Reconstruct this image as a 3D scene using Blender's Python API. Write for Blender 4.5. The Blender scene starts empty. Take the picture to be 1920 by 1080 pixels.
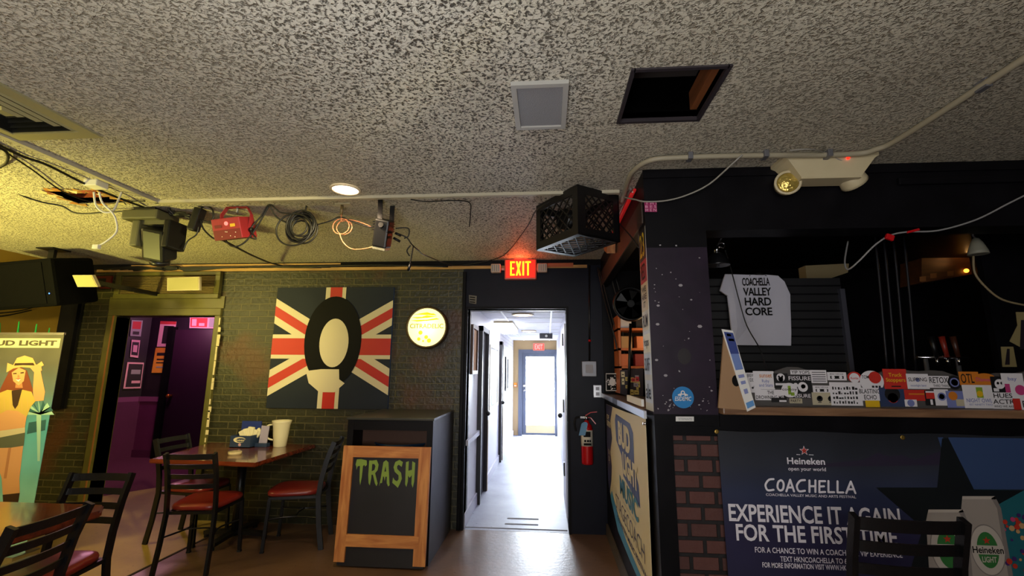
import bpy, bmesh, math, random
from mathutils import Vector, Matrix
C = bpy.context.scene
COL = C.collection
rnd = random.Random(7)
PI = math.pi

# ------------------------------------------------------------------ camera, world, big lights, exposure
F_PX, PITCH, YAW, ROLL, EYE = 857.0, math.radians(10.15), math.radians(4.45), math.radians(0.425), 1.5
_f = Vector((-math.sin(YAW)*math.cos(PITCH), math.cos(YAW)*math.cos(PITCH), math.sin(PITCH)))
_r0 = Vector((math.cos(YAW), math.sin(YAW), 0)); _u0 = _r0.cross(_f)
CR = math.cos(ROLL)*_r0 + math.sin(ROLL)*_u0
CU = -math.sin(ROLL)*_r0 + math.cos(ROLL)*_u0
cam = bpy.data.cameras.new('camera'); cam.sensor_width = 36; cam.lens = F_PX/1920*36; cam.clip_start = .02
co = bpy.data.objects.new('camera', cam); COL.objects.link(co)
co.matrix_world = Matrix(((CR.x, CU.x, -_f.x, 0), (CR.y, CU.y, -_f.y, 0), (CR.z, CU.z, -_f.z, EYE), (0, 0, 0, 1)))
C.camera = co
C.view_settings.view_transform = 'Standard'; C.view_settings.look = 'None'
C.view_settings.gamma = 1; C.view_settings.use_curve_mapping = False
C.view_settings.exposure = 0.0
C.cycles.sample_clamp_indirect = 6

W = bpy.data.worlds.new('sky'); C.world = W; W.use_nodes = True
bg = W.node_tree.nodes['Background']; bg.inputs[0].default_value = (.80, .90, 1, 1); bg.inputs[1].default_value = 80

def lamp(name, kind, loc, energy, color, size=.2, target=None, spot=None, size_y=None, blend=.6):
    L = bpy.data.lights.new(name, kind); L.energy = energy; L.color = color
    if kind == 'AREA':
        L.size = size
        if size_y: L.shape = 'RECTANGLE'; L.size_y = size_y
    elif kind == 'SUN': L.angle = size
    else: L.shadow_soft_size = size
    if spot: L.spot_size = math.radians(spot); L.spot_blend = blend
    o = bpy.data.objects.new(name, L); COL.objects.link(o); o.location = loc
    if target is not None:
        o.rotation_euler = (Vector(target)-Vector(loc)).to_track_quat('-Z', 'Y').to_euler()
    return o

# daylight portal at the glass door at the end of the hall
p = lamp('daylight_portal', 'AREA', (-.17, 11.3, 1.05), 1, (1, 1, 1), .75, (-.17, 0, 1.05), size_y=1.7)
p.data.cycles.is_portal = True
# added fill lights out of view, stage lamps off to the left, and the ceiling light
lamp('bar_fill', 'AREA', (-.3, -2.7, 1.7), 70, (1, .97, .94), 2.0, (.4, 3.6, 1.5), size_y=1.2)  # added fill behind the camera, brightens the bar front
lamp('ceiling_fill', 'AREA', (-.6, -.6, 1.0), 58, (.97, .98, 1), 1.2, (-.8, -.2, 2.6))  # added unseen light aimed up to brighten the ceiling
lamp('stage_light', 'SPOT', (-4.5, 1.3, .8), 700, (1, .88, .2), .15, (-4.2, 2.6, 2.6), spot=105, blend=1)
lamp('stage_wash', 'AREA', (-5.1, 1.9, 2.45), 30, (1, .82, .3), .3, (-4.5, 4.6, 1.1))
lamp('doorway_fill_spot', 'SPOT', (.2, 1.0, 2.5), 900, (1, .84, .36), .12, (-3.85, 4.64, 1.35), spot=34, blend=.8)  # added spot out of view, brightens the brick and doorway at left
lamp('rear_fill_spot', 'SPOT', (-1.3, -.4, 2.6), 20, (1, .8, .58), .08, (-1.3, -.2, 0), spot=130)  # extra downward spot added behind the camera
lamp('downlight_table', 'SPOT', (-1.27, 2.66, 2.59), 55, (1, .74, .46), .06, (-1.5, 2.9, 0), spot=150)

# ------------------------------------------------------------------ measuring: where a sight line meets a plane
def on(px, py, x=None, y=None, z=None):
    d = CR*((px-960)/F_PX) + CU*(-(py-540)/F_PX) + _f
    t = x/d.x if x is not None else y/d.y if y is not None else (z-EYE)/d.z
    return Vector((0, 0, EYE)) + d*t

# ------------------------------------------------------------------ materials
def lin(h):
    h = h.lstrip('#'); o = []
    for i in (0, 2, 4):
        c = int(h[i:i+2], 16)/255; o.append(c/12.92 if c <= .04045 else ((c+.055)/1.055)**2.4)
    return (*o, 1)
MATS = {}
def mat(name, col, rough=.5, metal=0, noise=None, bump=None, emit=None, spec=.5, coat=0):
    """noise=(scale, second colour, amount)  bump=(scale, strength)"""
    if name in MATS: return MATS[name]
    m = bpy.data.materials.new(name); m.use_nodes = True; nt = m.node_tree; b = nt.nodes['Principled BSDF']
    b.inputs['Base Color'].default_value = lin(col); b.inputs['Roughness'].default_value = rough
    b.inputs['Metallic'].default_value = metal; b.inputs['Specular IOR Level'].default_value = spec
    b.inputs['Coat Weight'].default_value = coat
    if noise or bump: tc = nt.nodes.new('ShaderNodeTexCoord')
    if noise:
        n = nt.nodes.new('ShaderNodeTexNoise'); n.inputs['Scale'].default_value = noise[0]; n.inputs['Detail'].default_value = 5
        r = nt.nodes.new('ShaderNodeValToRGB'); r.color_ramp.elements[0].position = .35; r.color_ramp.elements[1].position = .7
        r.color_ramp.elements[0].color = lin(col); r.color_ramp.elements[1].color = lin(noise[1])
        mx = nt.nodes.new('ShaderNodeMixRGB'); mx.inputs[0].default_value = noise[2]; mx.inputs[1].default_value = lin(col)
        nt.links.new(tc.outputs['Object'], n.inputs['Vector']); nt.links.new(n.outputs['Fac'], r.inputs[0])
        nt.links.new(r.outputs[0], mx.inputs[2]); nt.links.new(mx.outputs[0], b.inputs['Base Color'])
    if bump:
        n2 = nt.nodes.new('ShaderNodeTexNoise'); n2.inputs['Scale'].default_value = bump[0]
        bp = nt.nodes.new('ShaderNodeBump'); bp.inputs['Strength'].default_value = bump[1]; bp.inputs['Distance'].default_value = .01
        nt.links.new(tc.outputs['Object'], n2.inputs['Vector']); nt.links.new(n2.outputs['Fac'], bp.inputs['Height']); nt.links.new(bp.outputs[0], b.inputs['Normal'])
    if emit:
        b.inputs['Emission Color'].default_value = lin(emit[0]); b.inputs['Emission Strength'].default_value = emit[1]
    MATS[name] = m; return m

def brick_mat(name, c1, c2, mortar, rough, w=.205, h=.068, ms=.011, patch=None, plane='xz', bump=.85):
    m = bpy.data.materials.new(name); m.use_nodes = True; nt = m.node_tree; b = nt.nodes['Principled BSDF']; N = nt.nodes.new; L = nt.links.new
    tc = N('ShaderNodeTexCoord'); sp = N('ShaderNodeSeparateXYZ'); cb = N('ShaderNodeCombineXYZ')
    L(tc.outputs['Object'], sp.inputs[0]); L(sp.outputs['X' if plane[0] == 'x' else 'Y'], cb.inputs[0]); L(sp.outputs['Z'], cb.inputs[1])
    br = N('ShaderNodeTexBrick'); br.inputs['Scale'].default_value = 1; br.inputs['Brick Width'].default_value = w; br.inputs['Row Height'].default_value = h
    br.inputs['Mortar Size'].default_value = ms*.5; br.inputs['Mortar Smooth'].default_value = .25; br.inputs['Bias'].default_value = -.2
    br.inputs['Color1'].default_value = lin(c1); br.inputs['Color2'].default_value = lin(c2); br.inputs['Mortar'].default_value = lin(mortar)
    L(cb.outputs[0], br.inputs['Vector'])
    out = br.outputs['Color']
    if patch:                                                   # worn bricks where the paint has come away
        n = N('ShaderNodeTexNoise'); n.inputs['Scale'].default_value = 1.6; n.inputs['Detail'].default_value = 4; L(tc.outputs['Object'], n.inputs['Vector'])
        r = N('ShaderNodeValToRGB'); r.color_ramp.elements[0].position = .56; r.color_ramp.elements[1].position = .68
        mx = N('ShaderNodeMixRGB'); mx.inputs[2].default_value = lin(patch); L(n.outputs['Fac'], r.inputs[0]); L(r.outputs[0], mx.inputs[0]); L(out, mx.inputs[1]); out = mx.outputs[0]
    L(out, b.inputs['Base Color']); b.inputs['Roughness'].default_value = rough
    n2 = N('ShaderNodeTexNoise'); n2.inputs['Scale'].default_value = 30; n2.inputs['Detail'].default_value = 4; L(tc.outputs['Object'], n2.inputs['Vector'])
    ma = N('ShaderNodeMath'); ma.operation = 'MULTIPLY_ADD'; ma.inputs[1].default_value = -1.0; L(br.outputs['Fac'], ma.inputs[0])
    mb = N('ShaderNodeMath'); mb.operation = 'MULTIPLY'; mb.inputs[1].default_value = .5; L(n2.outputs['Fac'], mb.inputs[0]); L(mb.outputs[0], ma.inputs[2])
    bp = N('ShaderNodeBump'); bp.inputs['Strength'].default_value = bump; bp.inputs['Distance'].default_value = .014
    L(ma.outputs[0], bp.inputs['Height']); L(bp.outputs[0], b.inputs['Normal'])
    MATS[name] = m; return m

def ceiling_mat():
    m = bpy.data.materials.new('knockdown_plaster'); m.use_nodes = True; nt = m.node_tree; b = nt.nodes['Principled BSDF']; N = nt.nodes.new; L = nt.links.new
    tc = N('ShaderNodeTexCoord'); n = N('ShaderNodeTexNoise'); n.inputs['Scale'].default_value = 74; n.inputs['Detail'].default_value = 2.5; n.inputs['Roughness'].default_value = .6
    n.inputs['Distortion'].default_value = .6
    L(tc.outputs['Object'], n.inputs['Vector'])
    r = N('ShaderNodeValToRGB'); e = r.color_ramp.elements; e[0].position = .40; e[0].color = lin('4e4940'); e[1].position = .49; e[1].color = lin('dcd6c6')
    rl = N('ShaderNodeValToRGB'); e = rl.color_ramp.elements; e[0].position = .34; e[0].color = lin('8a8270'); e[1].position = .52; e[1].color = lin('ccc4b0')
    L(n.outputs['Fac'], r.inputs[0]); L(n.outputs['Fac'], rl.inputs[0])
    sx = N('ShaderNodeSeparateXYZ'); L(tc.outputs['Object'], sx.inputs[0])       # middle strip with the relief's shade painted darker, as under grazing light
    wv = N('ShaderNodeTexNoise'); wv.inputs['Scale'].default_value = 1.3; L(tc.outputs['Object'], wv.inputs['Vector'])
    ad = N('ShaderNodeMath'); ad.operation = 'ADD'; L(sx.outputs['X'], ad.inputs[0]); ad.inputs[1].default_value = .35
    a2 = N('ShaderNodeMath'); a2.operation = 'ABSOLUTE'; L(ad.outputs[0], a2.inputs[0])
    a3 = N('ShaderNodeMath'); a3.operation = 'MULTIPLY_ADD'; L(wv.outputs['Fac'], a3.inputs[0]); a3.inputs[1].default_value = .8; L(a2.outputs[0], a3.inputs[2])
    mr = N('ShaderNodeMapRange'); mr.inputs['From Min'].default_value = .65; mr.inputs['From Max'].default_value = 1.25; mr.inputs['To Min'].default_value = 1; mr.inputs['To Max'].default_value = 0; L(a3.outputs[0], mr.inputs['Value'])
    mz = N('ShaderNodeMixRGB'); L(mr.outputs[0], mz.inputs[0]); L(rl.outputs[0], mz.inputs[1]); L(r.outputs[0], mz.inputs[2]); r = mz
    big = N('ShaderNodeTexNoise'); big.inputs['Scale'].default_value = .9; big.inputs['Detail'].default_value = 3; L(tc.outputs['Object'], big.inputs['Vector'])
    r2 = N('ShaderNodeValToRGB'); r2.color_ramp.elements[0].position = .3; r2.color_ramp.elements[0].color = (.72, .70, .66, 1); r2.color_ramp.elements[1].position = .65; r2.color_ramp.elements[1].color = (1, 1, 1, 1)
    L(big.outputs['Fac'], r2.inputs[0]); mx = N('ShaderNodeMixRGB'); mx.blend_type = 'MULTIPLY'; mx.inputs[0].default_value = .7
    L(r.outputs[0], mx.inputs[1]); L(r2.outputs[0], mx.inputs[2]); L(mx.outputs[0], b.inputs['Base Color'])
    b.inputs['Roughness'].default_value = .55
    r3 = N('ShaderNodeValToRGB'); r3.color_ramp.elements[0].position = .36; r3.color_ramp.elements[1].position = .54; L(n.outputs['Fac'], r3.inputs[0])
    bp = N('ShaderNodeBump'); bp.inputs['Strength'].default_value = .9; bp.inputs['Distance'].default_value = .008; L(r3.outputs[0], bp.inputs['Height']); L(bp.outputs[0], b.inputs['Normal'])
    return m

def floor_mat(name, a, c, d, rough):
    m = bpy.data.materials.new(name); m.use_nodes = True; nt = m.node_tree; b = nt.nodes['Principled BSDF']; N = nt.nodes.new; L = nt.links.new
    tc = N('ShaderNodeTexCoord'); n = N('ShaderNodeTexNoise'); n.inputs['Scale'].default_value = 2.2; n.inputs['Detail'].default_value = 8; n.inputs['Roughness'].default_value = .62; L(tc.outputs['Object'], n.inputs['Vector'])
    r = N('ShaderNodeValToRGB'); e = r.color_ramp.elements; e[0].position = .32; e[0].color = lin(a); e[1].position = .72; e[1].color = lin(c)
    L(n.outputs['Fac'], r.inputs[0])
    v = N('ShaderNodeTexNoise'); v.inputs['Scale'].default_value = 26; v.inputs['Detail'].default_value = 4; L(tc.outputs['Object'], v.inputs['Vector'])
    r2 = N('ShaderNodeValToRGB'); r2.color_ramp.elements[0].position = .66; r2.color_ramp.elements[1].position = .74; L(v.outputs['Fac'], r2.inputs[0])
    mx = N('ShaderNodeMixRGB'); mx.inputs[2].default_value = lin(d); L(r2.outputs[0], mx.inputs[0]); L(r.outputs[0], mx.inputs[1]); L(mx.outputs[0], b.inputs['Base Color'])
    b.inputs['Roughness'].default_value = rough
    bp = N('ShaderNodeBump'); bp.inputs['Strength'].default_value = .25; bp.inputs['Distance'].default_value = .004; L(v.outputs['Fac'], bp.inputs['Height']); L(bp.outputs[0], b.inputs['Normal'])
    return m

def wood_mat(name, a, c, rough, scale=9, coat=0, axis='X'):
    m = bpy.data.materials.new(name); m.use_nodes = True; nt = m.node_tree; b = nt.nodes['Principled BSDF']; N = nt.nodes.new; L = nt.links.new
    tc = N('ShaderNodeTexCoord'); mp = N('ShaderNodeMapping'); s = {'X': (1, 9, 9), 'Y': (9, 1, 9), 'Z': (9, 9, 1)}[axis]; mp.inputs['Scale'].default_value = s
    n = N('ShaderNodeTexNoise'); n.inputs['Scale'].default_value = scale*.3; n.inputs['Detail'].default_value = 7; n.inputs['Distortion'].default_value = .8
    L(tc.outputs['Object'], mp.inputs[0]); L(mp.outputs[0], n.inputs['Vector'])
    r = N('ShaderNodeValToRGB'); e = r.color_ramp.elements; e[0].position = .35; e[0].color = lin(a); e[1].position = .68; e[1].color = lin(c)
    L(n.outputs['Fac'], r.inputs[0]); L(r.outputs[0], b.inputs['Base Color']); b.inputs['Roughness'].default_value = rough; b.inputs['Coat Weight'].default_value = coat; b.inputs['Coat Roughness'].default_value = .08
    MATS[name] = m; return m

BRICK = brick_mat('dark_painted_brick', '2c2b17', '222213', '524c30', .42, patch='4a2e1a')
BRICKR = brick_mat('red_brick', '5c3630', '4a2c28', '141012', .7, w=.14, h=.076, ms=.02)
BRICKH = brick_mat('white_painted_brick', 'e8e8ea', 'dedee2', 'c8c8cc', .4)
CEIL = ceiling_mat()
FLOOR = floor_mat('stained_concrete', '5a4332', '745844', '3c2c20', .30)
FLOORT = floor_mat('tan_concrete', 'a08446', 'b49854', '7c663a', .5)
FLOORH = floor_mat('pale_concrete', '72758a', '9c9eae', '4e505c', .5)
PURPLELIT = mat('purple_lit_floor', '6a2350', .95, noise=(30, '561a42', .7), bump=(160, .6))  # floor concrete with the room's purple light put into its colour
BLK = mat('black_paint', '0a090c', .45, noise=(6, '131216', .6), bump=(9, .1), spec=.12)
NAVYBLK = mat('blue_black_paint', '12141f', .42, noise=(5, '181a28', .6), bump=(8, .12), spec=.15)
PURP = mat('plum_paint', '1d1322', .42, noise=(7, '281a2d', .7), bump=(14, .15), spec=.3)
MUST = mat('mustard_paint', '8a6c22', .55, noise=(2, '765b1c', .6))
OLIVE = mat('olive_paint', '5b5526', .42, noise=(8, '48431d', .6))
WHITE = mat('white_paint', 'dcdce6', .45, noise=(3, 'dcdce4', .5))
TAN = mat('tan_paint', 'a98d62', .5)
PLUMW = mat('purple_paint', '5a1c50', .5, noise=(4, '4c1643', .5))
CWOOD = wood_mat('table_wood', '4a1c0e', '74301a', .22, coat=.6, axis='X')
PINE = wood_mat('pine_board', 'a8622f', 'd08f4e', .55, axis='Z')
PINEH = wood_mat('pine_rail', 'a8622f', 'd08f4e', .55, axis='X')
RAWW = wood_mat('raw_wood', '9a7440', 'c49a5a', .6, axis='X')
PLY = wood_mat('plywood', '86664a', 'a5815e', .55, axis='Z')
BLKW = mat('black_stained_wood', '0f0e10', .45, noise=(4, '17151a', .7), bump=(7, .1), spec=.15)
BMET = mat('black_metal', '0e0e10', .34, spec=.5, bump=(120, .08))
BPLA = mat('black_plastic', '070709', .42, bump=(200, .1))
CABLE = mat('black_cable', '0d0c0b', .5)
RUB = mat('rubber', '070707', .8)
CHR = mat('chrome', 'c8c8cc', .18, 1)
ALU = mat('aluminium', 'b5b6ba', .35, 1)
GREYM = mat('grey_metal', '7b7b80', .4, .6)
VINYL = mat('red_vinyl', '7c241d', .3, spec=.5, bump=(90, .05))
CREAMP = mat('cream_plastic', 'c6b894', .42, noise=(6, 'b3a47f', .5))
WPLA = mat('white_plastic', 'd8d4c8', .4)
WPAP = mat('white_paper', 'dcdad6', .7)
CREAM = mat('cream_paint', 'c9bd98', .6)
REDP = mat('red_paint', 'b01e16', .45)
NAVY = mat('navy_paint', '171e29', .55, noise=(3, '1d2530', .5), spec=.25)
INK = mat('black_ink', '060606', .6, spec=.15)
GLOSSRED = mat('red_enamel', 'b80f16', .28)
GRILLE = mat('grey_speaker_mesh', '8d8d90', .6, bump=(420, .5))
TRIMC = mat('cream_conduit', 'b3ab93', .5)

# ------------------------------------------------------------------ mesh builder
WM = {}
class Fr:                                       # a flat frame: origin, two axes
    def __init__(s, o, u, v): s.o, s.u, s.v = Vector(o), Vector(u).normalized(), Vector(v).normalized(); s.n = s.u.cross(s.v)
    def p(s, a, b, l=0): return s.o + s.u*a + s.v*b + s.n*l
    def px(s, x, y):                            # where the sight line meets this frame's plane, in the frame's own metres
        d = CR*((x-960)/F_PX) + CU*(-(y-540)/F_PX) + _f; e = Vector((0, 0, EYE))
        q = e + d*((s.o-e).dot(s.n)/d.dot(s.n)) - s.o
        return (q.dot(s.u), q.dot(s.v))
def smooth_path(pts, n=6, closed=False):
    pts = [Vector(p) for p in pts]
    if len(pts) < 3: return pts
    out = []; N = len(pts); R = range(N if closed else N-1)
    for i in R:
        g = (lambda k: pts[k % N]) if closed else (lambda k: pts[max(0, min(N-1, k))])
        a, b, c, d = g(i-1), g(i), g(i+1), g(i+2)
        for j in range(n):
            t = j/n; out.append(.5*((2*b) + (c-a)*t + (2*a-5*b+4*c-d)*t*t + (3*b-a-3*c+d)*t**3))
    if not closed: out.append(pts[-1])
    return out
_txt = {}
def glyphs(s, offset=0, shear=0, spacing=1, align='CENTER'):
    k = (s, offset, shear, spacing, align)
    if k in _txt: return _txt[k]
    cu = bpy.data.curves.new('t', 'FONT'); cu.body = s; cu.size = 1; cu.offset = offset; cu.shear = shear; cu.space_character = spacing
    cu.align_x = align; cu.resolution_u = 3; cu.space_line = .95
    o = bpy.data.objects.new('t', cu); COL.objects.link(o); bpy.context.view_layer.update()
    me = o.evaluated_get(bpy.context.evaluated_depsgraph_get()).to_mesh()
    vs = [(v.co.x, v.co.y) for v in me.vertices]; fs = [tuple(p.vertices) for p in me.polygons]
    o.to_mesh_clear(); bpy.data.objects.remove(o); bpy.data.curves.remove(cu)
    if not vs: _txt[k] = ([], []); return _txt[k]
    x0, x1 = min(v[0] for v in vs), max(v[0] for v in vs); y0, y1 = min(v[1] for v in vs), max(v[1] for v in vs)
    _txt[k] = ([((x-x0)/(x1-x0), (y-y0)/max(1e-6, y1-y0)) for x, y in vs], fs); return _txt[k]

class MB:
    def __init__(s): s.bm = bmesh.new(); s.mats = []; s.sm = False
    def mi(s, m):
        if m not in s.mats: s.mats.append(m)
        return s.mats.index(m)
    def face(s, pts, m):
        f = s.bm.faces.new([s.bm.verts.new(p) for p in pts]); f.material_index = s.mi(m); return f
    def _take(s, verts, m, M=None, smooth=False):
        if M is not None: bmesh.ops.transform(s.bm, matrix=M, verts=verts)
        i = s.mi(m)
        for f in {f for v in verts for f in v.link_faces}: f.material_index = i; f.smooth = smooth
    def box(s, a, b, m, rot=None, bevel=0):
        a, b = Vector(a), Vector(b); c = (a+b)/2; d = b-a
        r = bmesh.ops.create_cube(s.bm, size=1); vs = r['verts']
        bmesh.ops.transform(s.bm, matrix=Matrix.Diagonal((abs(d.x), abs(d.y), abs(d.z), 1)), verts=vs)
        if bevel:
            q = bmesh.ops.bevel(s.bm, geom=list({e for v in vs for e in v.link_edges}), offset=bevel, segments=2, affect='EDGES', profile=.6)
            vs = list({v for f in q['faces'] for v in f.verts} | {v for v in vs if v.is_valid})
        M = Matrix.Translation(c)
        if rot is not None: M = M @ rot.to_4x4()
        s._take(vs, m, M); return s
    def cyl(s, p0, p1, r, m, r2=None, seg=16, caps=True, smooth=True):
        p0, p1 = Vector(p0), Vector(p1); d = p1-p0
        q = bmesh.ops.create_cone(s.bm, cap_ends=caps, segments=seg, radius1=r, radius2=r if r2 is None else r2, depth=d.length)
        s._take(q['verts'], m, Matrix.Translation((p0+p1)/2) @ d.to_track_quat('Z', 'Y').to_matrix().to_4x4())
        for f in {f for v in q['verts'] for f in v.link_faces}: f.smooth = smooth and len(f.verts) == 4
        return s
    def sphere(s, c, r, m, scale=(1, 1, 1), seg=14):
        q = bmesh.ops.create_uvsphere(s.bm, u_segments=seg, v_segments=seg//2+1, radius=r)
        s._take(q['verts'], m, Matrix.Translation(Vector(c)) @ Matrix.Diagonal((*scale, 1)), True); return s
    def tube(s, pts, r, m, seg=7, n=6, closed=False, flat=None):
        P = smooth_path(pts, n, closed); P = [p for i, p in enumerate(P) if i == 0 or (p-P[i-1]).length > 1e-5]
        N = len(P); i_m = s.mi(m); rings = []; up = Vector((0, 0, 1)); prev = None
        for i, p in enumerate(P):
            t = (P[(i+1) % N]-P[i-1]) if (closed or 0 < i < N-1) else (P[1]-P[0] if i == 0 else P[-1]-P[-2]); t.normalize()
            if prev is None: a = t.cross(up if abs(t.z) < .9 else Vector((1, 0, 0))).normalized()
            else: a = (prev-t*prev.dot(t)).normalized()
            prev = a; b = t.cross(a)
            ra, rb = (r, r) if flat is None else flat
            rings.append([s.bm.verts.new(p + a*ra*math.cos(2*PI*k/seg) + b*rb*math.sin(2*PI*k/seg)) for k in range(seg)])
        for i in range(N if closed else N-1):
            A, B = rings[i], rings[(i+1) % N]
            for k in range(seg):
                f = s.bm.faces.new((A[k], A[(k+1) % seg], B[(k+1) % seg], B[k])); f.material_index = i_m; f.smooth = True
        if not closed:
            for q in (rings[0][::-1], rings[-1]): f = s.bm.faces.new(q); f.material_index = i_m
        return s
    def bar(s, pts, w, h, m, side):                 # rectangular bar swept along pts; side = across direction for w
        side = Vector(side).normalized(); rings = []; i_m = s.mi(m); P = [Vector(p) for p in pts]
        for i, p in enumerate(P):
            t = (P[min(i+1, len(P)-1)]-P[max(i-1, 0)]).normalized(); a = (side-t*side.dot(t)).normalized(); b = t.cross(a)
            rings.append([s.bm.verts.new(p+a*w/2*x+b*h/2*y) for x, y in ((-1, -1), (1, -1), (1, 1), (-1, 1))])
        for A, B in zip(rings, rings[1:]):
            for k in range(4): f = s.bm.faces.new((A[k], A[(k+1) % 4], B[(k+1) % 4], B[k])); f.material_index = i_m
        for q in (rings[0][::-1], rings[-1]): f = s.bm.faces.new(q); f.material_index = i_m
        return s
    def lathe(s, prof, m, M=Matrix(), seg=24, mats=None):
        rings = []
        for r, z in prof: rings.append([s.bm.verts.new(M @ Vector((r*math.cos(2*PI*k/seg), r*math.sin(2*PI*k/seg), z))) for k in range(seg)])
        for j in range(len(rings)-1):
            i_m = s.mi(mats[j] if mats else m)
            for k in range(seg):
                f = s.bm.faces.new((rings[j][k], rings[j][(k+1) % seg], rings[j+1][(k+1) % seg], rings[j+1][k])); f.material_index = i_m; f.smooth = True
        for q, mm in ((rings[0][::-1], mats[0] if mats else m), (rings[-1], mats[-1] if mats else m)):
            f = s.bm.faces.new(q); f.material_index = s.mi(mm)
        return s
    # flat print on a frame
    def poly(s, fr, pts, m, l=0.0): s.face([fr.p(a, b, l) for a, b in pts], m); return s
    def rect(s, fr, a0, b0, a1, b1, m, l=0.0): return s.poly(fr, [(a0, b0), (a1, b0), (a1, b1), (a0, b1)], m, l)
    def disc(s, fr, a, b, r, m, l=0.0, ry=None, seg=28): return s.poly(fr, [(a+r*math.cos(2*PI*k/seg), b+(ry or r)*math.sin(2*PI*k/seg)) for k in range(seg)], m, l)
    def star(s, fr, a, b, r, m, l=0.0):
        return s.poly(fr, [(a+(r if k % 2 == 0 else r*.4)*math.cos(PI/2+PI*k/5), b+(r if k % 2 == 0 else r*.4)*math.sin(PI/2+PI*k/5)) for k in range(10)], m, l)
    def pxpoly(s, fr, pts, m, l=0.0): return s.poly(fr, [fr.px(*q) for q in pts], m, l)
    def text(s, fr, t, a0, b0, a1, b1, m, l=.002, offset=0.0, shear=0, spacing=1, align='CENTER', tilt=0):
        vs, fs = glyphs(t, offset, shear, spacing, align); i_m = s.mi(m)
        nv = [s.bm.verts.new(fr.p(a0+(a1-a0)*x, b0+(b1-b0)*y+tilt*(x-.5), l)) for x, y in vs]
        for f in fs:
            try: q = s.bm.faces.new([nv[k] for k in f]); q.material_index = i_m
            except ValueError: pass
        return s
    def pxtext(s, fr, t, x0, y0, x1, y1, m, l=.002, **k):
        a0, b0 = fr.px(x0, y1); b1 = fr.px(x0, y0)[1]; a1 = fr.px(x1, (y0+y1)/2)[0]; return s.text(fr, t, a0, b0, a1, b1, m, l, **k)
    def slab(s, fr, pts, th, m, mside=None):        # outline with thickness, front face at l=0, back at -th
        n = len(pts); fa = [s.bm.verts.new(fr.p(a, b, 0)) for a, b in pts]; ba = [s.bm.verts.new(fr.p(a, b, -th)) for a, b in pts]
        f = s.bm.faces.new(fa); f.material_index = s.mi(m); ms = s.mi(mside or m)
        f = s.bm.faces.new(ba[::-1]); f.material_index = ms
        for k in range(n): f = s.bm.faces.new((fa[k], ba[k], ba[(k+1) % n], fa[(k+1) % n])); f.material_index = ms
        return s
    def holed(s, fr, a0, b0, a1, b1, holes, m, th=0):
        A = sorted({a0, a1, *[h[0] for h in holes], *[h[2] for h in holes]}); B = sorted({b0, b1, *[h[1] for h in holes], *[h[3] for h in holes]})
        A = [a for a in A if a0 <= a <= a1]; B = [b for b in B if b0 <= b <= b1]
        solid = lambda i, j: 0 <= i < len(A)-1 and 0 <= j < len(B)-1 and not any(h[0] < (A[i]+A[i+1])/2 < h[2] and h[1] < (B[j]+B[j+1])/2 < h[3] for h in holes)
        for i in range(len(A)-1):
            for j in range(len(B)-1):
                if not solid(i, j): continue
                s.rect(fr, A[i], B[j], A[i+1], B[j+1], m)
                if th:
                    s.poly(fr, [(A[i], B[j]), (A[i], B[j+1]), (A[i+1], B[j+1]), (A[i+1], B[j])], m, -th)
                    for (di, dj, e0, e1) in ((-1, 0, (A[i], B[j+1]), (A[i], B[j])), (1, 0, (A[i+1], B[j]), (A[i+1], B[j+1])), (0, -1, (A[i], B[j]), (A[i+1], B[j])), (0, 1, (A[i+1], B[j+1]), (A[i], B[j+1]))):
                        if not solid(i+di, j+dj): s.face([fr.p(*e0, 0), fr.p(*e0, -th), fr.p(*e1, -th), fr.p(*e1, 0)], m)
        return s
    def ring(s, fr, a0, b0, a1, b1, w, th, m, l=0):    # a one piece rectangular frame
        f2 = Fr(fr.p(0, 0, l), fr.u, fr.v); return s.holed(f2, a0, b0, a1, b1, [(a0+w, b0+w, a1-w, b1-w)], m, th=th)
    def warp(s, fn):
        for v in s.bm.verts: v.co = fn(v.co)
        return s
    def build(s, name, parent=None, label=None, cat=None, group=None, kind=None, local=False):
        me = bpy.data.meshes.new(name)
        if parent is not None:
            base = Matrix() if local else WM[parent].inverted()
        else:
            cs = [v.co for v in s.bm.verts]
            base = Matrix() if kind == 'structure' else Matrix.Translation(-Vector(((min(c.x for c in cs)+max(c.x for c in cs))/2, (min(c.y for c in cs)+max(c.y for c in cs))/2, min(c.z for c in cs))))
        bmesh.ops.transform(s.bm, matrix=base, verts=s.bm.verts[:])
        bmesh.ops.recalc_face_normals(s.bm, faces=[f for f in s.bm.faces if any(len(e.link_faces) > 1 for e in f.edges)])
        s.bm.to_mesh(me); s.bm.free()
        for m in s.mats: me.materials.append(m)
        o = bpy.data.objects.new(name, me); COL.objects.link(o)
        if parent is not None: o.parent = parent; WM[o] = WM[parent].copy()
        else: o.matrix_world = base.inverted(); WM[o] = base.inverted()
        tag(o, label, cat, group, kind); return o
def tag(o, label=None, cat=None, group=None, kind=None):
    for k, v in (('label', label), ('category', cat), ('group', group), ('kind', kind)):
        if v: o[k] = v
    return o
def thing(name, label, cat, loc, rz=0, group=None):
    o = bpy.data.objects.new(name, None); COL.objects.link(o); o.location = loc; o.rotation_euler = (0, 0, rz); o.empty_display_size = .1
    WM[o] = Matrix.Translation(Vector(loc)) @ Matrix.Rotation(rz, 4, 'Z')
    return tag(o, label, cat, group)
def S(name): return dict(name=name, kind='structure')

# ------------------------------------------------------------------ the room
YB, CZ, XL, XS, YF, XR, YR = 4.64, 2.625, -5.33, .55, 2.5, 3.7, -3.2
UP = (0, 0, 1)
FB = Fr((0, YB, 0), (1, 0, 0), UP)              # back wall, facing the camera

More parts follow.
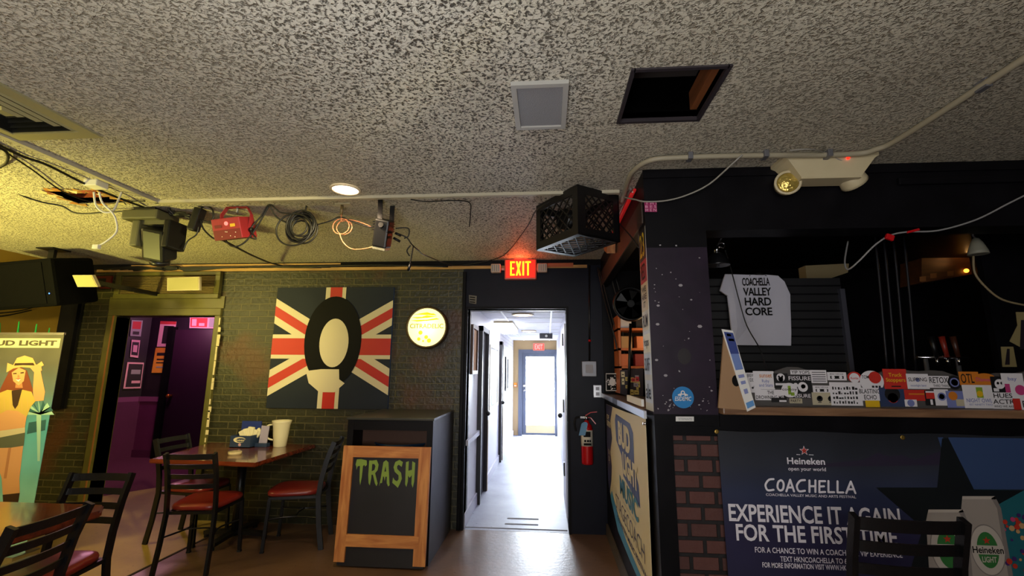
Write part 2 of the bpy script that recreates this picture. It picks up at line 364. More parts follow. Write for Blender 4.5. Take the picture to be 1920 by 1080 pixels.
m = MB(); m.face([(-3.05, YR, 0), (XR, YR, 0), (XR, YB+.12, 0), (-3.05, YB+.12, 0)], FLOOR)
m.face([(XL-.1, YR, 0), (-3.05, YR, 0), (-3.05, YB+.02, 0), (XL-.1, YB+.02, 0)], FLOORT).normal_update()
m.build(**S('floor'))
m = MB(); m.box((-3.062, YR, 0), (-3.04, YB-.01, .004), mat('floor_seam', '2a1d10', .8)); m.build(**S('trim_1'))
m = MB(); m.face([(-1.0, YB, .001), (.45, YB, .001), (.45, 11.1, .001), (-1.0, 11.1, .001)], FLOORH); m.build('floor_hall', kind='structure')
m = MB()
m.box((-.8, 4.70, .001), (.18, 4.715, .004), mat('crack', '6e6a6c', .8)); m.box((-.42, 5.0, .001), (-.1, 5.03, .0035), MATS['crack']); m.box((-.43, 4.83, .001), (-.1, 4.855, .0035), MATS['crack'])
m.build('trim_2', kind='structure')

hatch = (.335, 1.595, .683, 1.958); torn = (-3.26, 2.58, -2.90, 2.80); vent_h = (-2.60, 1.52, -2.25, 1.87)
lx, ly = -1.273, 2.66; dl = (lx-.062, ly-.062, lx+.062, ly+.062)
FC = Fr((0, 0, CZ), (1, 0, 0), (0, -1, 0))      # ceiling plane seen from below; v = -y
fl = lambda h: (h[0], -h[3], h[2], -h[1])
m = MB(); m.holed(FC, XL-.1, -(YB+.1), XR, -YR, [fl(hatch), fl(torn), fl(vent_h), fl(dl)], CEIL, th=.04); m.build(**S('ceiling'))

# back wall: brick with a louvre opening over a doorway, and the black boarded part around the hall opening
m = MB(); m.holed(FB, XL-.1, 0, -.87, CZ, [(-4.70, 0, -3.55, 2.05), (-4.69, 2.27, -3.57, 2.50)], BRICK, th=.16); m.build('wall_back', kind='structure')
m = MB(); m.holed(Fr((0, YB-.015, 0), (1, 0, 0), UP), -.87, 0, XS+.06, CZ, [(-.81, 0, .19, 2.113)], NAVYBLK, th=.2)
m.build('wall_hall_front', kind='structure')
m = MB(); m.box((-.872, YB-.045, 0), (-.835, YB-.016, 2.50), BLK, bevel=.008)
m.box((-.835, YB-.03, 0), (-.81, YB+.12, 2.113), BLK); m.box((.19, YB-.03, 0), (.215, YB+.12, 2.113), BLK); m.box((-.835, YB-.03, 2.113), (.215, YB+.12, 2.135), BLK)
m.build('trim_3', kind='structure')
m = MB(); m.face([(XL, YR, 0), (XL, YB, 0), (XL, YB, CZ), (XL, YR, CZ)], MUST); m.build('wall_left', kind='structure')
m = MB(); m.face([(XR, YR, 0), (XR, YR, CZ), (XR, YB, CZ), (XR, YB, 0)], BLK); m.build('wall_right', kind='structure')
m = MB(); m.face([(XL, YR, 0), (XL, YR, CZ), (XR, YR, CZ), (XR, YR, 0)], mat('rear_wall_paint', '5a5040', .6)); m.build('wall_rear', kind='structure')
# ragged wooden strip and dark gap along the top of the back wall
m = MB(); m.box((-5.0, YB-.03, 2.535), (XS-.14, YB-.002, 2.565), RAWW); m.box((-4.6, YB-.028, 2.585), (-2.2, YB-.004, 2.612), RAWW); m.box((-5.2, YB-.02, 2.567), (XS, YB-.002, 2.624), BLK)
m.box((-.10, YB-.036, 2.545), (.27, YB-.03, 2.585), mat('orange_wood', 'b0603a', .6)); m.build('trim_4', kind='structure')
m = MB(); m.face([(-5.33, YB-.012, 1.06), (-5.10, YB-.012, 1.06), (-5.10, YB-.012, 2.3), (-5.33, YB-.012, 2.3)], BLK); m.box((-5.33, YB-.05, 1.06), (-5.13, YB-.001, 2.26), BLK); m.build('trim_5', kind='structure')

# the doorway on the left, its frame and the louvre above it
m = MB()
for a, b in (((-4.785, YB-.03, 0), (-4.70, YB+.17, 2.05)), ((-3.55, YB-.03, 0), (-3.485, YB+.17, 2.05)), ((-4.785, YB-.03, 2.05), (-3.485, YB+.17, 2.13))): m.box(a, b, OLIVE, bevel=.008)
m.box((-4.80, YB-.015, 2.13), (-3.47, YB+.0, 2.26), OLIVE)
m.box((-4.715, YB-.036, 0), (-4.703, YB+.15, 2.05), mat('worn_orange_edge', '8a5426', .6))
m.build('trim_6', kind='structure')
pe = mat('flaked_cream_paint', 'c8b88c', .7)
m = MB()
for z in [i*.075 for i in range(7, 28)]:
    if rnd.random() < .75:
        w = rnd.uniform(.012, .034); m.box((-3.49, YB-.034, z), (-3.49+w, YB-.03, z+rnd.uniform(.04, .09)), pe)
m.build('trim_7', kind='structure')

t = thing('wall_vent', 'olive painted louvred vent grille above the dark purple doorway', 'vent', (-4.13, YB, 2.25))
m = MB()
for a, b in (((-4.74, YB-.048, 2.285), (-4.68, YB, 2.49)), ((-3.585, YB-.048, 2.285), (-3.525, YB, 2.49)), ((-4.74, YB-.05, 2.235), (-3.525, YB, 2.285)), ((-4.74, YB-.05, 2.49), (-3.525, YB, 2.53))): m.box(a, b, OLIVE, bevel=.006)
m.build('frame', t)
m = MB(); slat = mat('tan_slat', '6d5a30', .5)
for i in range(13): m.box((-4.68, YB-.03, 2.293+i*.0152), (-3.585, YB-.008, 2.302+i*.0152), slat, rot=Matrix.Rotation(.5, 3, 'X'))
m.box((-4.69, YB+.01, 2.28), (-3.57, YB+.03, 2.5), INK); m.build('louvres', t)

DKP0 = mat('sign_dark', '140c0c', .5)
def panel_lamp(label, pts, y, tilt):
    t = thing('panel_light', label, 'light', on(sum(q[0] for q in pts)/4, sum(q[1] for q in pts)/4, y=y))
    fr = Fr((0, y, 0), (1, 0, 0), (0, -tilt, 1)); P = [fr.px(*q) for q in pts]
    cx, cy = sum(q[0] for q in P)/4, sum(q[1] for q in P)/4
    MB().slab(fr, [(cx+(a-cx)*1.06, cy+(b-cy)*1.1) for a, b in P], .03, CREAMP).build('housing', t)
    q_ = fr.p(cx, cy, -.02); MB().box(q_+Vector((-.02, 0, -.02)), Vector((q_.x+.02, YB-.001, q_.z+.02)), BMET).build('wall_arm', t)
    fr2 = Fr(fr.p(0, 0, .004), fr.u, fr.v); MB().slab(fr2, P, .003, mat('pale_yellow_panel', 'a8a068', .6)).build('face_plate', t)
panel_lamp('pale yellow slanted panel light under the ceiling beside the black loudspeaker', [(137, 517), (172, 517), (182, 537), (146, 537)], 4.50, .3)
panel_lamp('pale yellow flat panel light in front of the louvred vent', [(315, 522), (372, 520), (372, 543), (315, 544)], 4.54, .05)

t = thing('wall_sign', 'small dark sign with a red border on the brick left of the louvred vent', 'sign', on(195, 540, y=YB))
fr = Fr((0, YB-.02, 0), (1, 0, 0), UP); q = [(180, 518), (210, 517), (205, 541), (186, 541)]
MB().slab(fr, [fr.px(*k) for k in q][::-1], .018, mat('sign_red', '7a1c14', .5)).build('border', t)
fr = Fr((0, YB-.021, 0), (1, 0, 0), UP); MB().slab(fr, [fr.px(*k) for k in ((184, 522), (199, 522), (196, 538), (188, 538))][::-1], .002, DKP0).build('face', t)

# room beyond the left doorway
m = MB(); m.face([(-8.2, YB+.02, -.001), (-2.9, YB+.02, -.001), (-2.9, 5.1, -.001), (-8.2, 4.9, -.001)], FLOORT)
m.face([(-8.2, 4.9, 0), (-5.3, 5.25, 0), (-4.6, 6.3, 0), (-2.9, 6.6, 0), (-2.9, 7.7, 0), (-8.2, 7.7, 0)], PURPLELIT)
m.face([(-5.3, 5.25, 0), (-8.2, 4.9, -.001), (-2.9, 5.1, -.001), (-2.9, 6.6, 0), (-4.6, 6.3, 0)], FLOORT); m.build('floor_back_room', kind='structure')
DKPL = mat('dark_purple_paint', '1c0f1f', .5)
m = MB(); FBR = Fr((0, 7.6, 0), (1, 0, 0), UP)
m.rect(FBR, -8.2, 0, -2.9, .93, PLUMW); m.rect(FBR, -8.2, .93, -2.9, CZ, DKPL); m.box((-7.02, 7.57, .92), (-2.9, 7.6, 1.0), mat('violet_rail', '7a3a70', .45)); m.box((-7.02, 7.58, 0), (-2.9, 7.6, .12), mat('plum_base', '471440', .5)); m.build('wall_back_room', kind='structure')
m = MB(); m.face([(-7.02, 7.6, 0), (-7.7, 6.0, 0), (-7.7, 6.0, .93), (-7.02, 7.6, .93)], PLUMW); m.face([(-7.02, 7.6, .93), (-7.7, 6.0, .93), (-7.7, 6.0, CZ), (-7.02, 7.6, CZ)], DKPL)
m.face([(-7.02, 7.598, .92), (-7.69, 5.998, .92), (-7.69, 5.998, 1.0), (-7.02, 7.598, 1.0)], MATS['violet_rail'])
m.face([(-7.7, 6.0, 0), (-7.7, YB+.16, 0), (-7.7, YB+.16, CZ), (-7.7, 6.0, CZ)], DKPL); m.build('wall_back_room_left', kind='structure')
m = MB(); m.face([(-2.9, YB+.16, 0), (-2.9, 7.6, 0), (-2.9, 7.6, CZ), (-2.9, YB+.16, CZ)], DKPL); m.build('wall_back_room_right', kind='structure')
m = MB(); m.face([(-8.2, YB, CZ), (-2.9, YB, CZ), (-2.9, 7.7, CZ), (-8.2, 7.7, CZ)], mat('dark_ceiling_paint', '1a1416', .7)); m.build('ceiling_back_room', kind='structure')
lamp('purple_room_light', 'POINT', (-6.0, 6.9, 2.3), 42, (1, .45, .66), .2)
m = MB(); m.box((-6.60, 7.50, 0), (-6.50, 7.6, 2.2), BLK)
m.box((-6.50, 7.555, 0), (-5.6, 7.59, 2.15), mat('door_purple', '2c1028', .45)); o = m.build('door_1', kind='structure')
m = MB(); m.cyl((-6.42, 7.55, 1.02), (-6.42, 7.50, 1.02), .025, mat('brass', 'c07030', .3, .9)); m.sphere((-6.42, 7.49, 1.02), .035, MATS['brass']); m.build('door_knob', o)
m = MB(); m.face([(-8.2, YB+.165, 0), (-5.40, YB+.165, 0), (-5.40, YB+.165, CZ), (-8.2, YB+.165, CZ)], DKPL); m.build('wall_back_room_front', kind='structure')

def poster(label, pts, y=7.57, mats=None, txt=None, cat='poster', group='posters in the purple back room', thick=.003, name='poster', side=False):
    fr = Fr((-7.0, 7.56, 0), (.68, 1.6, 0), UP) if side else Fr((0, y, 0), (1, 0, 0), UP)
    P = [fr.px(*q) for q in pts]; m = MB(); m.slab(fr, P, thick, mats[0])
    cx, cy = sum(q[0] for q in P)/4, sum(q[1] for q in P)/4
    lerp = lambda u, v: tuple((P[3][k]*(1-u)+P[2][k]*u)*(1-v)+(P[0][k]*(1-u)+P[1][k]*u)*v for k in (0, 1))
    def cell(u0, v0, u1, v1, mm, l): m.poly(fr, [lerp(u0, v0), lerp(u1, v0), lerp(u1, v1), lerp(u0, v1)], mm, l)
    for k, (u0, v0, u1, v1, mm) in enumerate(mats[1:]): cell(u0, v0, u1, v1, mm, .002+.0015*k)
    if txt:
        for s_, u0, v0, u1, v1, mm in txt: a = lerp(u0, v0); b = lerp(u1, v1); m.text(fr, s_, a[0], a[1], b[0], b[1], mm, .012, offset=.01)
    return m.build(name, None, label, cat, group)
PINKP = mat('pink_paper', 'd89ab0', .7); ORP = mat('orange_paper', 'd98a2e', .7); REDPAP = mat('red_paper', 'b8303a', .7); GREYP = mat('grey_paper', '8f8a94', .7); DKP = mat('dark_print', '20151f', .6)
poster('red and grey poster, topmost on the left wall of the purple room', side=True, pts=[(247, 600), (268, 601), (264, 631), (244, 630)], mats=[GREYP, (.12, .45, .88, .92, REDPAP), (.2, .1, .8, .3, DKP)])
poster('small white poster with dark scrawl below the red and grey poster', side=True, pts=[(247, 637), (263, 638), (259, 671), (244, 669)], mats=[PINKP, (.1, .12, .9, .88, DKP), (.25, .3, .75, .7, PINKP)])
poster('dark framed poster with pale slanted shapes under the small scrawled poster', side=True, pts=[(239, 679), (270, 680), (264, 728), (231, 729)], mats=[PINKP, (.1, .06, .95, .94, DKP), (.3, .55, .85, .72, GREYP), (.4, .2, .9, .3, PINKP)])
poster('tall pink band poster with a red top edge above the orange poster', [(301, 602), (331, 603), (323, 650), (294, 650)], mats=[PINKP, (.0, .88, 1, 1, REDPAP), (.28, .12, .9, .82, DKP), (.65, .3, .85, .6, GREYP)])
poster('orange poster with dark lines of print, lowest on the dark wall', [(292, 652), (322, 652), (313, 699), (284, 699)], mats=[ORP, (.15, .68, .85, .8, DKP), (.2, .5, .8, .56, DKP), (.2, .38, .8, .42, DKP), (.25, .2, .75, .25, GREYP)])
poster('red and white poster high at the right side of the dark door', [(356, 594), (404, 594), (402, 616), (355, 615)], mats=[PINKP, (.04, .1, .7, .9, REDPAP), (.1, .2, .28, .8, PINKP), (.38, .2, .6, .45, PINKP), (.78, .1, .98, .9, GREYP)])

# ------------------------------------------------------------------ the hall
HL, HR, HE, HZ = -.82, .2, 11.05, 2.2
m = MB(); m.face([(HL, YB, 0), (HL, HE, 0), (HL, HE, HZ), (HL, YB, HZ)], WHITE); m.face([(HL+.003, 8.0, .93), (HL+.003, HE, .93), (HL+.003, HE, HZ), (HL+.003, 8.0, HZ)], brick_mat('white_brick_yz', 'e8e8ea', 'dadade', 'c4c4ca', .4, plane='yz')); m.build('wall_hall_left', kind='structure')
m = MB(); m.face([(HR+.02, YB, 0), (HR+.02, YB, HZ), (HR+.02, HE, HZ), (HR+.02, HE, 0)], WHITE); m.build('wall_hall_right', kind='structure')
m = MB(); FE = Fr((0, HE, 0), (1, 0, 0), UP); m.holed(FE, HL-.1, 0, HR+.1, HZ+.1, [(-.60, 0, .21, 1.95)], TAN, th=.1); m.build('wall_hall_end', kind='structure')
m = MB(); m.face([(HL, YB+.1, HZ), (HL, HE, HZ), (HR+.02, HE, HZ), (HR+.02, YB+.1, HZ)], mat('ceiling_tile', 'dcdce2', .6, noise=(40, 'c8c8d0', .4))); m.face([(HL, YB+.1, HZ), (HR+.02, YB+.1, HZ), (HR+.02, YB+.1, 2.11), (HL, YB+.1, 2.11)], WHITE)
grid = mat('ceiling_grid', 'eeeeee', .4)
for y in [5.0+.61*i for i in range(10)]: m.box((HL, y-.012, HZ-.006), (HR+.02, y+.012, HZ+.004), grid)
for x in (-.56, .05): m.box((x-.012, YB+.1, HZ-.006), (x+.012, HE, HZ+.004), grid)
m.build('ceiling_hall', kind='structure')
LILAC = mat('lilac_rail', 'b4b4c4', .4); TANT = mat('tan_trim', 'a88a58', .5); DKT = mat('dark_trim', '1c1a20', .45)
m = MB()
m.box((HL, 4.66, .76), (HL+.035, 5.5, .81), LILAC); m.box((HL, 4.66, 0), (HL+.02, 5.5, .13), LILAC); m.box((HL, 6.12, 0), (HL+.02, 7.85, .12), LILAC); m.box((HL, 8.1, 0), (HL+.02, HE, .11), LILAC)
m.build('baseboard_hall_left', kind='structure')
def hall_door(n, y0, y1, top):
    m = MB()
    for a, b, mm in (((HL-.02, y0, 0), (HL+.05, y0+.06, top), DKT), ((HL-.02, y1-.06, 0), (HL+.05, y1, top), DKT), ((HL-.02, y0, top-.06), (HL+.05, y1, top), DKT), ((HL+.001, y0+.06, 0), (HL+.004, y1-.06, top-.06), mat('dark_door', '2a2428', .4)), ((HL+.05, y1-.05, 0), (HL+.053, y1-.002, .86), TANT)): m.box(a, b, mm)
    o = m.build('door_%d' % n, kind='structure')
    MB().sphere((HL+.06, y1-.12, .95), .03, BMET).build('door_knob', o)
hall_door(2, 5.45, 6.10, 2.02); hall_door(3, 7.85, 8.1, 1.98)
def wall_frame(name, label, cat, y0, y1, z0, z1, ff, inner, group=None, extra=None):
    t = thing(name, label, cat, (HL, (y0+y1)/2, z0), 0, group)
    m = MB()
    m.ring(Fr((HL, 0, 0), (0, 1, 0), UP), y0, z0, y1, z1, .04, .029, ff, .03)
    m.build('frame', t); m = MB(); m.box((HL+.002, y0+.03, z0+.03), (HL+.012, y1-.03, z1-.03), inner)
    if extra:
        for a0, b0, a1, b1, mm in extra: m.box((HL+.011, y0+(y1-y0)*a0, z0+(z1-z0)*b0), (HL+.014, y0+(y1-y0)*a1, z0+(z1-z0)*b1), mm)
    m.build('picture', t)
wall_frame('notice_board', 'brown framed notice board on the left hall wall nearest the opening', 'board', 4.86, 5.25, 1.45, 1.98, mat('brown_frame', '5a3a28', .5), mat('cork', 'b78a66', .8))
LBLUE = mat('pale_blue_print', '9fb4d8', .5); TEALP = mat('teal_print', '3f8a92', .5)
wall_frame('wall_poster', 'large pale blue poster between the two black doors in the hall', 'poster', 6.4, 7.5, .95, 1.85, WPLA, WPAP, extra=[(.0, .1, .2, .9, LBLUE), (.3, .05, .9, .2, TEALP), (.6, .6, .9, .85, LBLUE)])
wall_frame('picture_frame', 'narrow dark framed picture on the hall wall near the exit', 'picture', 8.9, 9.4, 1.1, 1.75, DKT, WPAP)
# glass exit door at the end of the hall
DFR = mat('slate_frame', '4a5060', .4)
m = MB()
for a, b in (((-.69, HE-.04, 0), (-.60, HE+.06, 1.90)), ((.16, HE-.04, 0), (.24, HE+.06, 1.90)), ((-.69, HE-.04, 1.90), (.24, HE+.06, 1.98))): m.box(a, b, DFR)
m.build('trim_9', kind='structure')
m = MB()
for a, b in (((-.60, HE, 0.06), (-.51, HE+.04, 1.81)), ((.155, HE, 0.06), (.159, HE+.04, 1.81)), ((-.60, HE, 1.81), (.19, HE+.04, 1.90))): m.box(a, b, DFR)
m.box((-.60, HE, .01), (.19, HE+.04, .06), DFR); m.box((-.51, HE, .06), (.155, HE+.03, .235), mat('kick_plate', 'c6b48a', .35, .3))
door = m.build('door_4', kind='structure')
GL = bpy.data.materials.new('pane_glass'); GL.use_nodes = True; nt = GL.node_tree; nt.nodes.remove(nt.nodes['Principled BSDF'])
tr = nt.nodes.new('ShaderNodeBsdfTransparent'); gg = nt.nodes.new('ShaderNodeBsdfGlossy'); gg.inputs['Roughness'].default_value = .02; mx = nt.nodes.new('ShaderNodeMixShader'); mx.inputs[0].default_value = .06
nt.links.new(tr.outputs[0], mx.inputs[1]); nt.links.new(gg.outputs[0], mx.inputs[2]); nt.links.new(mx.outputs[0], nt.nodes['Material Output'].inputs[0])
MB().box((-.51, HE+.015, .235), (.155, HE+.021, 1.81), GL).build('glass_pane', door)
m = MB(); m.cyl((-.555, HE, 1.02), (-.555, HE-.05, 1.02), .018, CHR); m.cyl((-.56, HE-.05, 1.02), (-.44, HE-.05, 1.02), .012, CHR); m.cyl((-.555, HE, 1.13), (-.555, HE-.02, 1.13), .028, CHR); m.build('door_handle', door)
m = MB(); m.face([(-6, HE+.12, -.03), (6, HE+.12, -.03), (6, 30, -.03), (-6, 30, -.03)], mat('sunlit_pavement', 'c8c4bc', .8)); m.build('ground_outside', kind='structure')
# things in the hall
REDLIT = mat('red_sign_light', 'c03020', .5, emit=('ff3a20', 1.2))
m = MB(); t = thing('exit_sign', 'small red lit exit sign above the glass door at the hall end', 'sign', (-.2, HE-.05, 1.95))
MB().box((-.34, HE-.06, 1.955), (-.07, HE-.001, 2.13), mat('pink_plastic', 'c89080', .4)).build('housing', t)
fr = Fr((0, HE-.061, 0), (1, 0, 0), UP); m.rect(fr, -.33, 1.965, -.08, 2.12, REDLIT, .001); m.text(fr, 'EXIT', -.30, 1.985, -.11, 2.10, mat('sign_white', 'f0d0c0', .5), .003, offset=.01); m.build('sign_face', t)
t = thing('fire_alarm', 'small brass alarm pull on the tan wall left of the glass door', 'alarm', (-.76, HE, 1.1))
MB().box((-.80, HE-.03, 1.10), (-.72, HE-.001, 1.2), MATS['brass'], bevel=.005).build('cover', t); MB().box((-.785, HE-.045, 1.12), (-.735, HE-.03, 1.14), CHR).build('lever', t)
t = thing('ceiling_light', 'boxy white fluorescent fixture on the hall ceiling at the left wall', 'light', (-.6, 7.2, HZ-.08))
HLAMP = mat('fluorescent_diffuser', 'f4f6ff', .4, emit=('eef2ff', 9))
MB().box((-.78, 6.6, HZ-.03), (-.50, 7.85, HZ), CREAMP).build('housing', t); MB().box((-.77, 6.62, HZ-.10), (-.51, 7.84, HZ-.03), HLAMP, bevel=.02).build('diffuser', t)
lamp('hall_tube', 'AREA', (-.45, 7.2, HZ-.14), 12, (.93, .96, 1), .3, (-.3, 7.2, 0), size_y=1.2)
lamp('hall_front_lamp', 'AREA', (-.3, 5.75, HZ-.06), 9, (.93, .95, 1), .2, (-.3, 5.6, 0))
WARML = mat('warm_bulb', 'ffe8d0', .4, emit=('ffd9b0', 9))
def recessed(label, c, r, z, group, up=.0):
    t = thing('recessed_light', label, 'light', (c[0], c[1], z), 0, group)
    MB().lathe([(r*1.18, 0), (r*1.2, -.006), (r*1.02, -.012), (r, -.004), (r, .03), (r*1.05, .03)], mat('light_trim_ring', 'd8c8b0', .4), Matrix.Translation((c[0], c[1], z)), 28).build('trim_ring', t)
    MB().lathe([(0.001, -.016), (r*.6, -.014), (r*.98, -.006), (r*.98, .012), (.001, .012)], WARML, Matrix.Translation((c[0], c[1], z)), 28).build('bulb_lens', t)
recessed('round recessed light on the hall ceiling just past the opening', (-.31, 5.74), .12, HZ-.012, 'recessed lights in the hall ceiling')
recessed('round recessed light deeper in the hall beyond the fluorescent fixture', (-.33, 8.2), .12, HZ-.012, 'recessed lights in the hall ceiling')
m = MB(); t = thing('emergency_light', 'dark box emergency light under the hall ceiling near the exit', 'light', (-.02, 9.0, HZ-.1))
MB().box((-.15, 8.9, HZ-.10), (.1, 9.0, HZ), mat('brown_box', '3c3a3c', .5), bevel=.006).build('housing', t); MB().cyl((-.02, 8.9, HZ-.05), (-.02, 8.89, HZ-.05), .025, WPLA).build('lamp', t)
# white door folded back on the right wall of the hall
m = MB(); m.box((HR-.015, 5.0, .02), (HR+.02, 5.9, 2.0), WHITE); d5 = m.build('door_5', kind='structure')
for z in (.42, 1.1, 1.85): MB().box((HR-.03, 5.36, z-.07), (HR-.015, 5.42, z+.07), BMET).build('hinge', d5)
MB().sphere((HR-.05, 5.85, .95), .03, BMET).build('door_knob', d5)

# ------------------------------------------------------------------ on the back wall
# flag painting (a plain cameo in the middle)
uj = [(517, 540), (737, 537), (724, 766), (497, 766)]
FU = Fr((0, YB-.035, 0), (1, 0, 0), UP); (a0, b0), (a1, b1) = FU.px(498, 766), FU.px(731, 538); a0, a1, b0, b1 = -2.87, -1.60, 1.10, 2.345
m = MB(); m.slab(FU, [(a0, b0), (a1, b0), (a1, b1), (a0, b1)], .03, NAVY, mat('canvas_edge', '2e4a7a', .5))
W_, H_ = a1-a0, b1-b0; cx, cy = (a0+a1)/2+.02, (b0+b1)/2
def clip_band(cx, cy, dx, dy, w):               # a band through the middle cut at the canvas edge
    n = math.hypot(dx, dy); dx, dy = dx/n, dy/n; nx, ny = -dy*w, dx*w
    P = [(cx+nx, cy+ny), (cx-nx, cy-ny)]; far = []
    for s_ in (-1, 1):
        qx, qy = cx+s_*nx, cy+s_*ny; tx = ((a1 if dx > 0 else a0)-qx)/dx; far.append((qx+dx*tx, max(b0, min(b1, qy+dy*tx))))
    return [P[0], P[1], far[0], far[1]]
for sx in (-1, 1):
    for sy in (-1, 1):
        dx, dy = sx*.63, sy*.36
        m.poly(FU, clip_band(cx, cy, dx, dy, .115), CREAM, .0015)
        m.poly(FU, clip_band(cx+sx*.0, cy-.0+sy*.0, dx, dy, .045), REDP, .003)
m.rect(FU, a0, cy-.125, a1, cy+.125, CREAM, .0045); m.rect(FU, cx-.115, b0, cx+.105, b1, CREAM, .0045)
m.rect(FU, a0, cy-.085, a1, cy+.085, REDP, .006); m.rect(FU, cx-.065, b0, cx+.065, b1, REDP, .006)
m.disc(FU, cx, cy+.06, .305, INK, .0075, ry=.465, seg=48)
m.poly(FU, [(cx-.10, cy-.23), (cx+.09, cy-.23), (cx+.10, cy-.33), (cx+.16, cy-.37), (cx+.06, cy-.46), (cx-.10, cy-.46), (cx-.22, cy-.37), (cx-.26, cy-.25)], CREAM, .009)
m.disc(FU, cx+.015, cy+.04, .155, CREAM, .0095, ry=.25, seg=36)
m.build('wall_painting', None, 'large square red, white and navy flag canvas with a black and cream oval', 'painting')

# round lit sign
t = thing('round_lightbox', 'round glowing yellow beer sign on the dark brick wall', 'sign', (-1.222, YB, 1.71))
Mx = Matrix.Translation((-1.222, YB-.002, 1.92)) @ Matrix.Rotation(PI/2, 4, 'X')
MB().lathe([(.19, 0), (.215, .0), (.215, .085), (.195, .09), (.195, .075), (.001, .075)], mat('bronze_rim', '4a3a1c', .4, .4), Mx, 40).build('rim', t)
m = MB(); NE = mat('glowing_yellow', 'fff6b0', .4, emit=('fff09a', 1.25)); NT = mat('green_yellow_print', '8a9010', .4, emit=('a8a010', .35)); NO = mat('orange_print', 'f0c020', .4, emit=('f0c010', .8))
fr = Fr((-1.222, YB-.08, 1.92), (1, 0, 0), UP); m.disc(fr, 0, 0, .193, NE, .0, seg=40)
m.text(fr, 'CITRADELIC', -.172, -.012, .172, .035, NT, .003, offset=.015)
for k in range(3): m.poly(fr, [(-.17+.01*k, .07+.03*k)]+[(x/10, .075+.03*k+.02*math.sin(x*2+k)) for x in range(-1, 2)]+[(.13-.03*k, .08+.03*k), (.0, .065+.03*k)], NO, .002)
for x, y, r in ((-.06, -.055, .022), (-.075, -.12, .018), (0, -.10, .02), (.03, -.135, .022), (-.03, -.14, .01)): m.disc(fr, x, y, r, NO, .002, seg=8)
m.build('lit_face', t)
lamp('round_sign_glow', 'POINT', (-1.222, YB-.16, 1.92), 2.2, (1, .95, .6), .12)

# exit sign with two lamp heads over the hall opening
t = thing('exit_sign', 'red lit exit sign with two square lamp heads above the hall opening', 'sign', (-.27, YB-.06, 2.40))
m = MB(); m.box((-.433, YB-.085, 2.408), (-.105, YB-.017, 2.618), mat('sign_plastic', 'b85a48', .4), bevel=.012); m.box((-.34, YB-.07, 2.612), (-.19, YB-.03, 2.6245), MATS['sign_plastic']); m.build('housing', t)
fr = Fr((0, YB-.086, 0), (1, 0, 0), UP); LET = mat('exit_letters', 'ffd020', .4, emit=('ffb010', 2.6))
m = MB(); m.rect(fr, -.42, 2.422, -.118, 2.606, mat('exit_red_face', 'b02a18', .4, emit=('ff2a10', .55)), .0005)
fx = fr
def ebars(m, bars, mm):
    for a, b, c, d in bars: m.rect(fr, a, b, c, d, mm, .003)
X0 = -.375; lw = .048; z0, z1 = 2.446, 2.594; tt = .017
ebars(m, [(X0, z0, X0+tt, z1), (X0, z0, X0+lw, z0+tt), (X0, z1-tt, X0+lw, z1), (X0, (z0+z1)/2-tt/2, X0+lw-.008, (z0+z1)/2+tt/2)], LET)
X1 = X0+.058; m.poly(fr, [(X1, z0), (X1+.018, z0), (X1+.055, z1), (X1+.037, z1)], LET, .003); m.poly(fr, [(X1+.037, z0), (X1+.055, z0), (X1+.018, z1), (X1, z1)], LET, .0035)
X2 = X1+.068; ebars(m, [(X2, z0, X2+tt, z1)], LET); X3 = X2+.028; ebars(m, [(X3, z1-tt, X3+.058, z1), (X3+.029-tt/2, z0, X3+.029+tt/2, z1)], LET); m.build('sign_face', t)
for sx, x in ((-1, -.52), (1, -.046)):
    m = MB(); m.box((x-.05, YB-.12, 2.475), (x+.05, YB-.06, 2.565), mat('pale_pink_plastic', 'bca090', .4), bevel=.01); m.cyl((x-sx*.05, YB-.06, 2.52), (x-sx*.10, YB-.05, 2.52), .014, MATS['pale_pink_plastic'])
    hd = m.build('lamp_head', t); fr2 = Fr((x, YB-.121, 2.52), (1, 0, 0), UP); m = MB()
    m.rect(fr2, -.042, -.037, .042, .037, mat('lamp_lens', 'c8c0a0', .15, .3), .001)
    for i in range(4): m.rect(fr2, -.04+.022*i, -.035, -.028+.022*i, .035, GREYM, .002)
    m.build('lens', hd)
lamp('exit_sign_glow', 'POINT', (-.27, YB-.16, 2.58), 2.6, (1, .08, .03), .08)

# extinguisher
t = thing('fire_extinguisher', 'red fire extinguisher with blue tag hanging on the dark wall', 'extinguisher', (.36, YB-.08, .63))
ex, ey = .368, YB-.085
MB().lathe([(.001, .63), (.052, .635), (.055, .65), (.055, .945), (.048, .985), (.022, 1.01), (.02, 1.03), (.001, 1.03)], GLOSSRED, Matrix.Translation((ex, ey, 0)), 24).build('cylinder', t)
m = MB(); LBL = mat('extinguisher_label', 'd8d0c0', .5); m.lathe([(.0552, .80), (.0557, .80), (.0557, .945), (.0552, .945)], LBL, Matrix.Translation((ex, ey, 0)), 24)
fr = Fr((ex, ey-.0565, .80), (1, 0, 0), UP)
for a, b, c, d in ((-.035, .085, .03, .135), (-.03, .04, -.012, .06), (-.004, .04, .014, .06), (.018, .04, .032, .06), (-.035, .01, .035, .03)): m.rect(fr, a, b, c, d, INK, .001)
m.build('wrap_label', t)
m = MB(); m.cyl((ex, ey, 1.03), (ex, ey, 1.075), .018, CHR); m.box((ex-.06, ey-.012, 1.05), (ex, ey+.012, 1.068), CHR); m.build('valve', t)
m = MB(); m.bar([(ex-.01, ey, 1.075), (ex+.04, ey, 1.105), (ex+.10, ey-.01, 1.112)], .016, .008, GLOSSRED, (0, 1, 0)); m.bar([(ex, ey, 1.06), (ex+.04, ey, 1.055), (ex+.085, ey-.01, 1.0)], .016, .008, GLOSSRED, (0, 1, 0)); m.build('handle', t)
